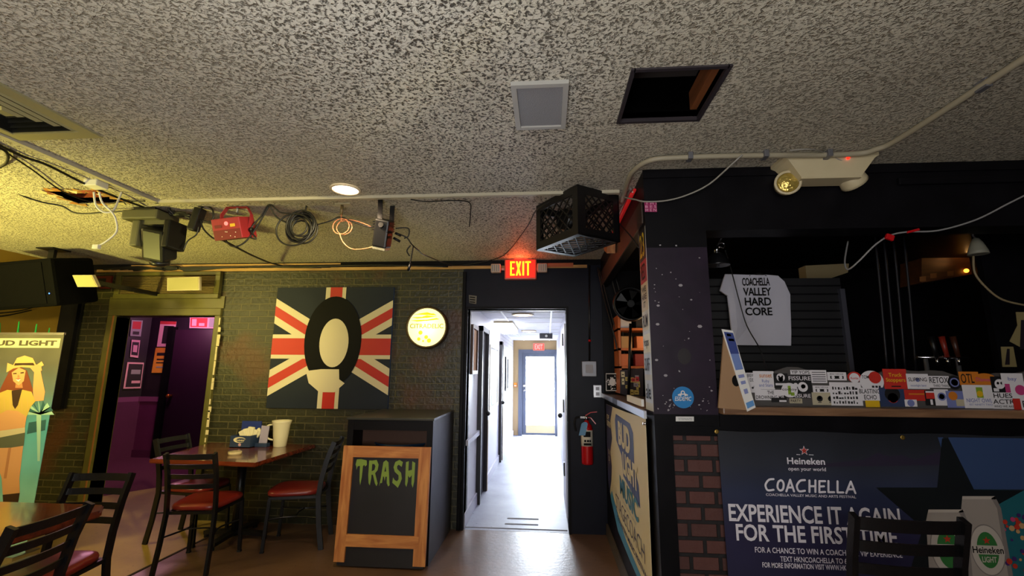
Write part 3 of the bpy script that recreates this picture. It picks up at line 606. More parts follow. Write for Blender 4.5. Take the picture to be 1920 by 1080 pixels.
MB().tube([(ex-.055, ey, 1.058), (ex-.10, ey, 1.05), (ex-.115, ey, 1.0), (ex-.10, ey+.02, .93)], .008, RUB).build('hose', t)
MB().slab(Fr((ex-.05, ey-.062, .90), (1, .1, 0), (.25, 0, 1)), [(-.03, 0), (.03, 0), (.03, .11), (.012, .125), (-.012, .125), (-.03, .11)], .002, mat('blue_tag', '6fa0c8', .6)).build('tag', t)
MB().box((ex-.04, ey+.05, .7), (ex+.04, YB-.015, 1.0), BMET).build('wall_bracket', t)
# conduit, box, outlet on dark wall
t = thing('switch_box', 'grey metal box with a thin black conduit running up the dark wall', 'box', (.41, YB-.03, 1.44))
MB().box((.335, YB-.07, 1.44), (.478, YB-.016, 1.59), GREYM, bevel=.006).build('box_body', t); MB().box((.37, YB-.076, 1.475), (.443, YB-.07, 1.555), mat('frosted_plate', 'a8a8b0', .6)).build('plate', t)
m = MB(); m.cyl((.413, YB-.03, 1.59), (.434, YB-.03, 2.56), .009, BMET, seg=10); m.cyl((.418, YB-.034, 1.78), (.420, YB-.034, 1.80), .014, GLOSSRED); m.build('conduit', t)
t = thing('wall_outlet', 'steel wall outlet on the dark wall beside the bar ledge', 'outlet', (.485, YB-.02, 1.24))
MB().box((.445, YB-.026, 1.24), (.525, YB-.016, 1.36), ALU, bevel=.004).build('cover_plate', t)
for z in (1.275, 1.325): MB().box((.468, YB-.03, z-.016), (.502, YB-.026, z+.016), GREYM).build('socket', t)
fr = Fr((0, YB-.016, 0), (1, 0, 0), UP); m = MB(); m.pxpoly(fr, [(879, 553), (894, 555), (893, 570), (880, 568)], mat('worn_sticker', '6a6862', .7), .001)
for k in range(3): m.pxpoly(fr, [(881, 556+k*4.5), (891, 557+k*4.5), (891, 559+k*4.5), (881, 558+k*4.5)], INK, .002)
m.build('wall_sticker', None, 'small worn grey sticker on the black wall left above the hall opening', 'sticker')

# ------------------------------------------------------------------ things on the ceiling
t = thing('ceiling_speaker', 'square grey ceiling speaker with a plain mesh grille', 'speaker', (-.024, 1.806, CZ-.02))
sq = [(-.139, 1.635), (.088, 1.635), (.088, 1.978), (-.139, 1.978)]
m = MB(); fr = Fr((-.024, 1.806, CZ), (1, 0, 0), (0, -1, 0))
m.ring(fr, -.115, -.172, .115, .172, .022, .018, mat('grey_frame', 'a5a29a', .45), .018)
m.build('frame', t); m = MB(); m.box(fr.p(-.093, -.15, 0), fr.p(.093, .15, .010), GRILLE); m.build('grille', t)

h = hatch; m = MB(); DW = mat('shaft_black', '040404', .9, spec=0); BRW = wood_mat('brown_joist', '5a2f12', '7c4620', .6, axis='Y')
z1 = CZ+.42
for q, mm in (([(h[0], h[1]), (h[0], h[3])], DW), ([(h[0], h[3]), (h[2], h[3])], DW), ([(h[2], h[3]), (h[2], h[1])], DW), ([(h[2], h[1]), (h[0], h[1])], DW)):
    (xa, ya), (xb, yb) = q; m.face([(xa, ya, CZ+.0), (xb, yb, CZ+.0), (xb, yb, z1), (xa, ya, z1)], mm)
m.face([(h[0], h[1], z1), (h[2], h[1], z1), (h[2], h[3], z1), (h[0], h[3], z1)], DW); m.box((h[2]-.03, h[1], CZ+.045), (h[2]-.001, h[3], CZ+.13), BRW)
m.box((h[0], h[3]-.06, CZ+.20), (h[2], h[3]-.02, CZ+.24), mat('dim_pipe', '3a3432', .5))
for a, b in (((h[0]-.012, h[1]-.012), (h[0]+.004, h[3]+.012)), ((h[2]-.004, h[1]-.012), (h[2]+.012, h[3]+.012)), ((h[0], h[1]-.012), (h[2], h[1]+.004)), ((h[0], h[3]-.004), (h[2], h[3]+.012))): m.box((*a, CZ-.008), (*b, CZ+.01), mat('dark_hatch_frame', '2a2428', .5))
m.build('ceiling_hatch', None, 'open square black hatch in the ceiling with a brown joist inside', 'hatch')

# air vent with stepped square louvres
t = thing('ceiling_vent', 'square stepped louvre air vent in the yellowish ceiling at the left edge', 'vent', (-2.42, 1.70, CZ))
m = MB(); vx, vy, hs = -2.425, 1.70, .235; fr = Fr((vx, vy, CZ), (1, 0, 0), (0, -1, 0)); VM = mat('vent_metal', '9a9268', .45)
m.ring(fr, -hs, -hs, hs, hs, .06, .011, VM, .010)
m.build('frame', t); m = MB()
for k in range(4):
    s0 = .172-.042*k; s1 = s0-.016
    P = [(-1, -1), (1, -1), (1, 1), (-1, 1)]
    for i in range(4):
        A, B = P[i], P[(i+1) % 4]
        m.face([fr.p(A[0]*s0, A[1]*s0, .002), fr.p(B[0]*s0, B[1]*s0, .002), fr.p(B[0]*s1, B[1]*s1, .012), fr.p(A[0]*s1, A[1]*s1, .012)], VM)
        m.face([fr.p(A[0]*s1, A[1]*s1, .012), fr.p(B[0]*s1, B[1]*s1, .012), fr.p(B[0]*(s1+.004), B[1]*(s1+.004), -.035), fr.p(A[0]*(s1+.004), A[1]*(s1+.004), -.035)], mat('vent_gap_shade', '14130c', .6))  # inner louvre faces coloured dark for the shade in the gaps
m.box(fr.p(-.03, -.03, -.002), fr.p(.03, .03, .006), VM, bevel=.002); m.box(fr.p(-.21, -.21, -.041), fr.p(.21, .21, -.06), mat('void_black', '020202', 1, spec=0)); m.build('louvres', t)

# torn hole
m = MB(); h = torn; z1 = CZ+.16; TW = mat('torn_lath', '9c4420', .7, noise=(9, '4a1c0e', .8))
for xa, ya, xb, yb in ((h[0], h[1], h[0], h[3]), (h[0], h[3], h[2], h[3]), (h[2], h[3], h[2], h[1]), (h[2], h[1], h[0], h[1])): m.face([(xa, ya, CZ+.0), (xb, yb, CZ+.0), (xb, yb, z1), (xa, ya, z1)], TW)
m.face([(h[0], h[1], z1), (h[2], h[1], z1), (h[2], h[3], z1), (h[0], h[3], z1)], mat('dark_void', '1c0c08', .8)); m.box((h[0]+.02, h[1]+.09, CZ+.03), (h[2]-.02, h[1]+.12, CZ+.07), RAWW)
for k in range(16):                              # ragged flaps of broken board round the edge
    e = rnd.choice((0, 1, 2, 3)); w = rnd.uniform(.03, .07)
    if e < 2: xx = rnd.uniform(h[0], h[2]); yy = h[1] if e == 0 else h[3]; d = (0, 1 if e == 0 else -1)
    else: yy = rnd.uniform(h[1], h[3]); xx = h[0] if e == 2 else h[2]; d = (1 if e == 2 else -1, 0)
    n_ = (d[1], d[0]); m.face([(xx-n_[0]*w, yy-n_[1]*w, CZ-.001), (xx+n_[0]*w, yy+n_[1]*w, CZ-.001), (xx+d[0]*w*.9, yy+d[1]*w*.9, CZ-rnd.uniform(.0, .02))], rnd.choice((RAWW, CREAM, TW)))
for k in range(30):                              # torn paper edge lying on the plaster
    e = k % 4; tt = rnd.random(); w = rnd.uniform(.02, .05); d_ = rnd.uniform(.02, .07)
    if e < 2: xx = h[0]+(h[2]-h[0])*tt; yy = h[1] if e == 0 else h[3]; d = (0, -1 if e == 0 else 1)
    else: yy = h[1]+(h[3]-h[1])*tt; xx = h[0] if e == 2 else h[2]; d = (-1 if e == 2 else 1, 0)
    n_ = (d[1], d[0]); m.face([(xx-n_[0]*w, yy-n_[1]*w, CZ-.0015-.0002*k), (xx+n_[0]*w, yy+n_[1]*w, CZ-.0015-.0002*k), (xx+d[0]*d_, yy+d[1]*d_, CZ-.0015-.0002*k)], rnd.choice((RAWW, mat('torn_orange_board', 'a8702c', .7), CREAM)))
m.build('ceiling_hole', None, 'ragged torn hole in the ceiling showing reddish lath', 'hole')

# cream trim strips: the soffit line running across the ceiling, and the pipe at right
m = MB(); m.bar([(-2.66, 1.2, CZ-.010), (-2.66, 2.79, CZ-.010)], .03, .02, TRIMC, (1, 0, 0)); m.bar([(-2.675, 2.79, CZ-.010), (.46, 2.79, CZ-.010)], .03, .02, TRIMC, (0, 1, 0)); m.build('trim_10', kind='structure')
t = thing('ceiling_pipe', 'cream painted conduit pipe bending across the ceiling above the emergency light', 'pipe', (1.1, 2.3, CZ-.03))
PIPE = mat('painted_pipe', '9a917a', .5)
MB().tube([(.50, 2.95, CZ-.02), (.482, 2.60, CZ-.02), (.49, 2.45, CZ-.02), (.55, 2.33, CZ-.02), (.68, 2.305, CZ-.02), (1.04, 2.303, CZ-.02), (1.55, 2.32, CZ-.02), (1.655, 2.27, CZ-.02), (1.69, 2.15, CZ-.02), (1.70, 1.6, CZ-.02), (1.71, .9, CZ-.02)], .014, PIPE, seg=10).build('pipe_run', t)
for x, y in ((.75, 2.304), (1.13, 2.304), (1.45, 2.318), (1.70, 1.75)): MB().box((x-.012, y-.026, CZ-.038), (x+.012, y+.026, CZ-.0005), GREYM, bevel=.003).build('pipe_clip', t)

m = MB(); m.box((lx-.075, ly-.075, CZ+.0395), (lx+.075, ly+.075, CZ+.12), mat('lamp_can', '8a8a88', .5)); m.build('trim_13', kind='structure')
recessed('round warm recessed ceiling light, switched on, above the painting', (lx, ly), .08, CZ, None)

# moving head light
t = thing('moving_head_light', 'grey moving head stage light hanging from the ceiling at left', 'stage light', (-2.78, 2.95, CZ))
MG = mat('olive_grey_plastic', '4c4a36', .45); MGD = mat('dark_grey_plastic', '101010', .4, spec=.25)
m = MB(); m.box((-2.99, 2.86, CZ-.10), (-2.72, 3.06, CZ-.03), MG, bevel=.012); m.box((-2.93, 2.9, CZ-.03), (-2.78, 3.02, CZ-.001), BMET); m.build('base', t)
m = MB(); m.box((-2.92, 2.88, CZ-.29), (-2.86, 3.04, CZ-.10), MG, bevel=.012); m.box((-2.68, 2.88, CZ-.30), (-2.63, 3.04, CZ-.10), MGD, bevel=.012); m.box((-2.90, 2.9, CZ-.13), (-2.65, 3.02, CZ-.10), MG); m.build('yoke', t)
m = MB(); Rm = Matrix.Rotation(math.radians(25), 3, 'X') @ Matrix.Rotation(math.radians(12), 3, 'Y'); m.box((-2.85, 2.90, CZ-.37), (-2.69, 3.04, CZ-.14), MGD, rot=Rm, bevel=.02); hd = m.build('head', t)
ax = Rm @ Vector((0, 0, -1)); c = Vector((-2.77, 2.97, CZ-.255))+ax*.115
MB().cyl(c, c+ax*.035, .062, BMET).build('lens_hood', hd); MB().sphere(c+ax*.03, .052, mat('lens_glass', '8f8a70', .08, .7), (1, 1, .5)).build('lens', hd)

# red laser box
t = thing('party_laser_light', 'red metal party laser box hung by a bracket from the ceiling', 'stage light', (-2.17, 2.9, CZ))
RDM = mat('red_metal', '84202a', .45, noise=(20, '741a24', .4)); RDD = mat('dark_red_metal', '5c0e16', .5)
Rm = Matrix.Rotation(math.radians(-6), 3, 'Y') @ Matrix.Rotation(math.radians(18), 3, 'X')
m = MB(); m.box((-2.275, 2.83, 2.385), (-2.075, 3.0, 2.53), RDM, rot=Rm, bevel=.006); bd = m.build('body', t)
fr = Fr(Vector((-2.175, 2.915, 2.4575))+Rm @ Vector((0, -.0855, 0)), Rm @ Vector((1, 0, 0)), Rm @ Vector((0, 0, 1)))
m = MB(); m.rect(fr, -.095, -.07, .095, -.005, RDD, .0005); m.disc(fr, .005, .035, .014, mat('pink_lamp', 'ff8090', .4, emit=('ff4050', 1.0)), .002); m.rect(fr, .03, .01, .065, .03, mat('yellow_label', 'b8901c', .6), .002); m.rect(fr, -.08, .01, -.03, .03, RDD, .002)
for x, z in ((-.01, -.02), (-.04, -.05), (.02, -.05), (.06, -.03), (.05, -.06), (.0, -.022)): m.disc(fr, x, z, .003, WPLA, .003, seg=8)
m.build('front_plate', bd)
m = MB(); m.bar([(-2.28, 2.92, 2.44), (-2.285, 2.92, 2.56), (-2.25, 2.92, CZ-.012), (-2.10, 2.92, CZ-.012), (-2.065, 2.92, 2.56), (-2.07, 2.92, 2.45)], .03, .005, RDM, (0, 1, 0)); m.cyl((-2.285, 2.92, 2.45), (-2.305, 2.92, 2.45), .016, BPLA); m.cyl((-2.065, 2.92, 2.45), (-2.045, 2.92, 2.45), .016, BPLA); m.cyl((-2.175, 2.92, CZ-.05), (-2.175, 2.92, CZ-.001), .008, GREYM); m.build('bracket', t)

# par can / led bar
t = thing('par_light', 'black angled stage light on a flat bracket near the recessed light', 'stage light', (-1.09, 2.9, CZ))
Rm = Matrix.Rotation(math.radians(13), 3, 'Y') @ Matrix.Rotation(math.radians(20), 3, 'X')
m = MB(); m.box((-1.155, 2.86, 2.31), (-1.055, 2.96, 2.50), BPLA, rot=Rm, bevel=.012)
for k in range(4): m.box((-1.16, 2.855, 2.42+.018*k), (-1.05, 2.965, 2.428+.018*k), MGD, rot=Rm)
m.build('body', t); cc = Vector((-1.105, 2.91, 2.405))+Rm @ Vector((0, 0, -.10))
m = MB(); m.box(cc-Vector((.046, .046, .012)), cc+Vector((.046, .046, .018)), mat('grey_lens', '8c8a78', .25, .2), rot=Rm, bevel=.004); m.build('lens', t)
m = MB(); m.bar([(-1.11, 2.85, 2.44), (-1.115, 2.85, CZ-.001)], .032, .006, BMET, (1, 0, 0)); m.build('bracket', t); m = MB(); m.bar([(-1.075, 2.975, 2.44), (-1.075, 2.975, CZ-.001)], .032, .006, BMET, (1, 0, 0)); m.build('bracket', t)
MB().cyl((-1.095, 2.85, 2.44), (-1.095, 2.83, 2.44), .018, MGD).build('knob', t)

# cables
def cable(name, label, pts, r=.006, m_=CABLE, cat='cable', group=None, more=None):
    m = MB(); m.tube(pts, r, m_)
    for q in (more or []): m.tube(q, r, m_)
    return m.build(name, None, label, cat, group)
P = lambda px, py, y: on(px, py, y=y)
coil = []
for k in range(9):
    r = rnd.uniform(.055, .105); cx_ = -1.70+rnd.uniform(-.02, .02); cz = 2.465+rnd.uniform(-.015, .015)
    coil.append([(cx_+r*math.cos(a), 2.93+.012*(k-4)/2, cz+r*1.05*math.sin(a)) for a in [i*2*PI/10+PI/2 for i in range(11)]])
coil.append([(-1.735+.125*math.cos(a), 2.90, 2.44+.115*math.sin(a)) for a in [i*2*PI/12+PI/2 for i in range(13)]])
cable('cable_coil', 'bundle of coiled black cable hanging under the ceiling beside the red box', [(-1.675, 2.93, 2.62), (-1.68, 2.93, 2.58), (-1.69, 2.93, 2.54)], .006, more=coil)
oc = [[(-1.415+.058*math.cos(a), 2.93, 2.465+.055*math.sin(a)) for a in [i*2*PI/12+PI/2 for i in range(13)]], [(-1.395+.055*math.cos(a), 2.94, 2.46+.05*math.sin(a)) for a in [i*2*PI/12+PI/2 for i in range(13)]],
      [(-1.42, 2.93, 2.41), (-1.39, 2.93, 2.35), (-1.33, 2.93, 2.305), (-1.25, 2.92, 2.30), (-1.17, 2.91, 2.31)], [(-1.415, 2.93, 2.52), (-1.30, 2.93, 2.50), (-1.2, 2.93, 2.46)]]
cable('orange_cable_loop', 'thin orange cable looped on a ceiling hook near the stage light', [(-1.418, 2.93, 2.50), (-1.418, 2.93, 2.55)], .004, mat('orange_cable', 'b07050', .5), more=oc)
m = MB(); m.cyl((-1.418, 2.93, 2.55), (-1.418, 2.93, CZ-.002), .010, mat('brown_clip', '5a4a2c', .5)); m.box((-1.46, 2.90, CZ-.006), (-1.35, 2.97, CZ-.0005), TRIMC); m.build('ceiling_hook', None, 'short brown hook and cream plate holding the orange cable', 'hook')
cable('power_cable', 'black cable slung from the red laser box up to the ceiling and coil', [P(452, 440, 2.92), P(480, 448, 2.92), P(470, 430, 2.92), P(490, 405, 2.92), P(505, 384, 2.9), P(525, 398, 2.92), P(545, 400, 2.93)], .0055, more=[[P(505, 384, 2.9), P(520, 408, 2.93), P(545, 420, 2.93)], [P(420, 446, 2.92), P(435, 462, 2.92), P(458, 455, 2.93), P(482, 425, 2.93), P(505, 384, 2.91)]])
cable('signal_cable', 'long black cable sagging from the red box to the top of the back wall', [P(408, 445, 2.92), P(440, 462, 3.2), P(480, 482, 3.8), P(515, 495, 4.5), P(560, 500, 4.58), P(700, 497, 4.58), P(840, 500, 4.58)], .008)
cable('lighting_cable', 'black cable running between the coil and the black stage light', [P(596, 421, 2.93), P(620, 414, 2.93), P(638, 407, 2.93), P(665, 417, 2.93), P(690, 425, 2.93), P(712, 426, 2.93)], .0045)
t = thing('power_adapter', 'black power adapter bundle hanging between the two stage lights at left', 'adapter', P(370, 410, 2.93))
m = MB(); fr = Fr(P(369, 412, 2.92), (1, 0, 0), (.25, 0, 1)); m.box((-.03, -.03, -.085), (.03, .03, .085), BPLA, rot=Matrix.Rotation(.22, 3, 'Y'), bevel=.01); m.warp(lambda v: v+fr.o); m.build('brick', t)
m = MB(); m.tube([P(375, 392, 2.92), P(385, 386, 2.92), P(398, 393, 2.92), P(400, 408, 2.92), P(393, 416, 2.92), P(378, 413, 2.92)], .006, CABLE); m.tube([P(372, 425, 2.92), P(368, 440, 2.92), P(352, 452, 2.92), P(345, 468, 2.92)], .005, CABLE); m.tube([P(376, 412, 2.92), P(382, 430, 2.92), P(400, 447, 2.92), P(412, 446, 2.92)], .006, CABLE); m.build('cord', t)
m = MB()
for k in range(12): a, b = rnd.uniform(-1, 1), rnd.uniform(-1, 1); m.tube([P(315+a*3, 392+b*3, 2.93), P(325+b*4, 400+a*4, 2.95), P(340+a*5, 402+b*4, 2.94), P(355+b*3, 405+a*5, 2.94)], .008, CABLE)
m.build('cable_bundle', None, 'tangled bundle of black cable beside the moving head light', 'cable')
cable('ceiling_cable', 'black cable draped along the ceiling from the left edge to the moving head light', [on(-30, 258, z=CZ-.012), on(40, 292, z=CZ-.012), on(90, 310, z=CZ-.014), on(160, 345, z=CZ-.03), on(225, 372, z=CZ-.03), on(268, 388, z=CZ-.012)], .007,
      more=[[on(-20, 268, z=CZ-.012), on(12, 285, z=CZ-.02), on(12, 305, z=CZ-.03), on(-8, 318, z=CZ-.02)]])
cable('ceiling_cable', 'black cable sagging in a low curve past the torn ceiling hole', [P(-20, 312, 2.3), P(30, 360, 2.6), P(75, 378, 2.72), P(115, 386, 2.8), P(145, 400, 2.85), P(200, 398, 2.88), P(240, 395, 2.9), P(272, 388, 2.93)], .0055)
cable('ceiling_cable', 'thin black cable crossing just under the torn ceiling hole', [on(15, 288, z=CZ-.012), on(60, 318, z=CZ-.014), on(120, 360, z=CZ-.014), on(180, 380, z=CZ-.014), on(240, 378, z=CZ-.014), on(272, 377, z=CZ-.02)], .0045)
cable('ceiling_cable', 'black cable lying on the ceiling right of the bracketed stage light', [on(770, 374, z=CZ-.008), on(800, 378, z=CZ-.02), on(850, 376, z=CZ-.03), on(880, 380, z=CZ-.02), on(882, 400, z=CZ-.06), on(880, 425, z=CZ-.12)], .004)
t = thing('microphone_cable', 'black microphone cables with plugs dangling behind the stage light', 'cable', P(770, 445, 2.98))
m = MB()
for pts in ([P(742, 437, 2.95), P(762, 445, 2.98), P(772, 458, 3.0), P(785, 470, 3.1), P(800, 480, 3.4), P(850, 497, 4.5), P(900, 492, 4.56), P(945, 478, 4.4), P(985, 430, 3.4), P(1005, 395, 3.0), P(1030, 378, 2.85)], [P(742, 428, 2.95), P(765, 428, 2.96), P(766, 442, 2.97), P(758, 447, 2.97)], [P(775, 462, 3.0), P(772, 478, 3.0), P(769, 495, 3.0)], [P(770, 460, 3.0), P(763, 470, 3.0), P(768, 480, 3.0)]): m.tube(pts, .0045, CABLE)
m.build('cord', t)
for a, b in (((741, 437), (752, 442)), ((738, 446), (750, 453)), ((770, 494), (765, 508))): MB().cyl(P(*a, 2.95), P(*b, 2.96), .009, BPLA).build('plug', t)
t = thing('cable_tangle', 'black cables lying along the wood strip on top of the doorway vent', 'cable', (-4.2, YB-.05, 2.57))
m = MB()
for k in range(6): m.tube([(-4.9+.1*k, YB-.05, 2.56), (-4.5, YB-.055-.004*k, 2.59-.01*k), (-4.2+.03*k, YB-.06, 2.55+.008*k), (-3.9, YB-.055, 2.575-.008*k), (-3.3, YB-.05, 2.575), (-2.4+.1*k, YB-.05, 2.56+.004*k)], .008, CABLE)
for k in range(4): m.tube([(-4.1+.09*math.cos(a), YB-.06-.004*k, 2.565+.022*math.sin(a)) for a in [i*PI/4 for i in range(9)]], .007, CABLE)
m.build('cords', t)
# white outlet with white cords
t = thing('ceiling_outlet', 'white ceiling outlet with white plugs and dangling cords over the torn hole', 'outlet', on(180, 350, z=CZ))
c = on(180, 346, z=CZ-.02); m = MB(); m.box(c-Vector((.045, .04, .02)), c+Vector((.045, .04, .0195)), WPLA, bevel=.006); m.build('box_body', t)
m = MB(); m.tube([P(176, 360, 2.5), P(180, 385, 2.52), P(195, 398, 2.55), P(212, 395, 2.57), P(222, 375, 2.6), P(228, 360, 2.62)], .006, WPLA); m.tube([P(186, 360, 2.5), P(192, 380, 2.52), P(210, 398, 2.55), P(218, 415, 2.57), P(218, 435, 2.58), P(200, 452, 2.58), P(186, 460, 2.58)], .006, WPLA); m.build('cord', t)
m = MB(); q = P(181, 463, 2.58); m.box(q-Vector((.02, .012, .014)), q+Vector((.02, .012, .014)), WPLA, bevel=.004); m.build('plug', t)

# milk crate hung in the corner
A0 = on(1085, 346, z=CZ-.005); u = (on(1008, 387, z=CZ-.005)-A0); u.z = 0; lu = u.length; u.normalize(); v = Vector((-u.y, u.x, 0))
if v.x < 0: v = -v
lv, hz = .33, .315
t = thing('milk_crate', 'black plastic lattice crate fixed up in the ceiling corner beside the exit sign', 'crate', A0-Vector((0, 0, hz)))
def crate_wall(o, uu, vv, L, H, name, rim=.05, cut=None):
    fr = Fr(o, uu, vv); m = MB(); th = .012
    m.ring(fr, 0, 0, L, H, rim, th, BPLA)
    n = 6
    for k in range(-n, n*2):
        for sgn in (1, -1):
            x0 = L*k/n; pts = []
            y0, y1 = rim*.8, H-rim
            xa, xb = x0, x0+sgn*(y1-y0)
            # clip to the panel
            t0, t1 = 0.0, 1.0
            for lo, hi in ((.03, L-.03),):
                dx = xb-xa
                ta, tb = (lo-xa)/dx, (hi-xa)/dx; ta, tb = min(ta, tb), max(ta, tb); t0, t1 = max(t0, ta), min(t1, tb)
            if t1-t0 > .05:
                p0 = fr.p(xa+(xb-xa)*t0, y0+(y1-y0)*t0, -.006); p1 = fr.p(xa+(xb-xa)*t1, y0+(y1-y0)*t1, -.006); m.bar([p0, p1], .006, .008, BPLA, fr.n)
    m.build(name, t)
B0 = A0-Vector((0, 0, hz))
crate_wall(B0, u, UP, lu, hz, 'side_panel'); crate_wall(B0+v*lv, u, UP, lu, hz, 'side_panel')
crate_wall(B0, v, UP, lv, hz, 'end_panel'); crate_wall(B0+u*lu, v, UP, lv, hz, 'end_panel')
crate_wall(B0, u, v, lu, lv, 'base_panel', rim=.03)
t2 = thing('black_canister', 'black perforated metal canister inside the ceiling crate', 'canister', B0+u*.25+v*.15)
c0 = B0+u*.30+v*.10+Vector((0, 0, .20)); m = MB(); m.cyl(c0, c0+v*.16, .07, BMET, seg=24)
m.build('drum', t2); m = MB()
for k in range(10): a = PI+PI*k/9; q = c0+v*.08+(u*math.cos(a)+Vector((0, 0, -math.sin(a))))*.07; m.sphere(q, .006, INK, seg=8)
m.build('vent_holes', t2)
m = MB(); m.box((-.05, -.1, 0), (.06, .1, .05), PLY, rot=Matrix.Rotation(.5, 3, 'Z'), bevel=.004); m.warp(lambda q: q+B0+u*.26+v*.15+Vector((0, 0, .014))); m.build('wood_block', None, 'tan wood block lying on the floor of the ceiling crate', 'block')
m = MB(); m.box((.47, 3.5, 2.44), (.535, 3.7, 2.56), PINE, rot=Matrix.Rotation(.4, 3, 'X')); m.build('wood_scrap', None, 'small orange wood scrap fixed under the ceiling right of the crate', 'wood scrap')

# emergency light on right
t = thing('emergency_light', 'cream twin head emergency light under the ceiling over the bar', 'light', (1.46, 2.45, CZ))
EMP = CREAMP; m = MB(); fr = Fr((1.48, 2.42, CZ), (1, 0, 0), (0, -1, 0))
q = bmesh.new()
bm_ = m.bm; top = [(-.235, -.07), (.235, -.07), (.235, .08), (-.235, .08)]; bot = [(-.15, -.05), (.15, -.05), (.15, .06), (-.15, .06)]
mid = [(-.215, -.065), (.215, -.065), (.215, .078), (-.215, .078)]
def loft(m, levels, mm):
    R_ = [[m.bm.verts.new(fr.p(a, b, l)) for a, b in P] for P, l in levels]; i = m.mi(mm)
    for A, B in zip(R_, R_[1:]):
        for k in range(4): f = m.bm.faces.new((A[k], A[(k+1) % 4], B[(k+1) % 4], B[k])); f.material_index = i
    for z in (R_[0][::-1], R_[-1]): f = m.bm.faces.new(z); f.material_index = i
loft(m, [(top, 0.001), (top, .018), (mid, .03), (bot, .12), (bot, .13)], EMP); m.build('housing', t); q.free()
MB().sphere((1.56, 2.338, CZ-.032), .008, mat('red_led', 'ff3020', .4, emit=('ff2010', 3))).build('indicator', t)
for (cx_, cy_, cz_), dr, lens in (((1.295, 2.44, 2.50), Vector((-.25, -.95, -.12)), mat('amber_ribbed_lens', 'b8a050', .12, .55, bump=(60, .5))), ((1.63, 2.44, 2.525), Vector((.55, .35, -.55)), None)):
    dr.normalize(); q = Vector((cx_, cy_, cz_)); Mx = Matrix.Translation(q) @ dr.to_track_quat('Z', 'Y').to_matrix().to_4x4()
    hd = MB().lathe([(.001, -.06), (.035, -.055), (.058, -.02), (.064, .02), (.066, .035), (.056, .038), (.052, .028), (.001, .026)], EMP, Mx, 28).build('lamp_head', t)
    if lens: MB().lathe([(.053, .030), (.045, .034), (.001, .040)], lens, Mx, 28).build('lens', hd)
    MB().cyl(q-dr*.05, Vector((cx_+(.08 if cx_ < 1.5 else -.08), cy_, CZ-.075)), .014, EMP).build('swivel_arm', hd)

# ------------------------------------------------------------------ the bar on the right
m = MB()
FS = Fr((XS, 0, 0), (0, -1, 0), UP)             # bar side wall facing the hall side
m.holed(Fr((XS, 0, 0), (0, -1, 0), UP), -YB, 0, -2.69, CZ, [(-4.6, 1.255, -2.69, 2.33)], BLK, th=.06); m.build('wall_bar_side', kind='structure')
m = MB(); m.box((XS, YF, 1.28), (.875, 2.69, CZ), PURP); m.box((XS, YF, 1.22), (.885, 2.69, 1.28), BLK); m.box((XS-.0005, YF-.0008, 2.17), (.876, 2.691, CZ), BLK)
m.build('wall_bar_pillar', kind='structure')
m = MB(); m.box((.875, YF, 2.265), (XR, YF+.15, CZ), BLK); m.box((XS-.004, YF-.012, 2.575), (XR, YF, CZ), BLK); m.box((1.9, YF-.02, 2.50), (XR, YF, 2.54), BLK, bevel=.006); m.build('wall_bar_front_top', kind='structure')
m = MB(); m.box((XS, YF, 0), (.64, YF+.19, 1.22), BLK); m.box((.64, YF+.012, 0), (XR, YF+.14, 1.18), BRICKR); m.box((.64, YF-.005, 1.175), (XR, YF+.14, 1.222), BLK); m.box((.875, YF-.01, 1.222), (XR, YF+.15, 1.285), BLK); m.build('wall_bar_front', kind='structure')
m = MB(); m.box((XS-.018, 2.5, 0), (XS, YB-.02, .10), mat('worn_base', '4a4238', .6)); m.build('baseboard_bar', kind='structure')
m = MB(); m.box((.88, YF-.05, 1.285), (XR, YF+.20, 1.325), wood_mat('ledge_wood', '6a4c36', '8c6a4e', .4, axis='X'), bevel=.008); m.build('bar_ledge', None, 'long brown wooden ledge along the bar front below the stickers', 'ledge')
t = thing('side_ledge', 'dark bar ledge with a shiny metal edge above the beer music banner', 'ledge', (.6, 3.6, 1.26))
MB().box((XS-.03, 2.72, 1.256), (.82, 4.55, 1.285), mat('dark_ledge', '2a2422', .35)).build('shelf', t)
m = MB(); m.box((XS-.042, 3.75, 1.25), (XS-.03, 4.5, 1.29), ALU); m.box((XS-.042, 2.55, 1.25), (XS-.028, 3.5, 1.29), ALU); m.box((XS-.042, 3.5, 1.25), (XS-.03, 3.75, 1.29), BPLA); m.build('metal_edge', t)
m = MB(); m.box((XS-.02, 2.72, 1.30), (XS-.005, 3.2, 1.34), WPAP); m.build('sign_strip', None, 'white strip sign on the dark side ledge beside the pillar', 'sign')
# bar interior
m = MB(); m.face([(XS, YB-.02, 0), (XR, YB-.02, 0), (XR, YB-.02, CZ), (XS, YB-.02, CZ)], BLK); m.build('wall_bar_back', kind='structure')

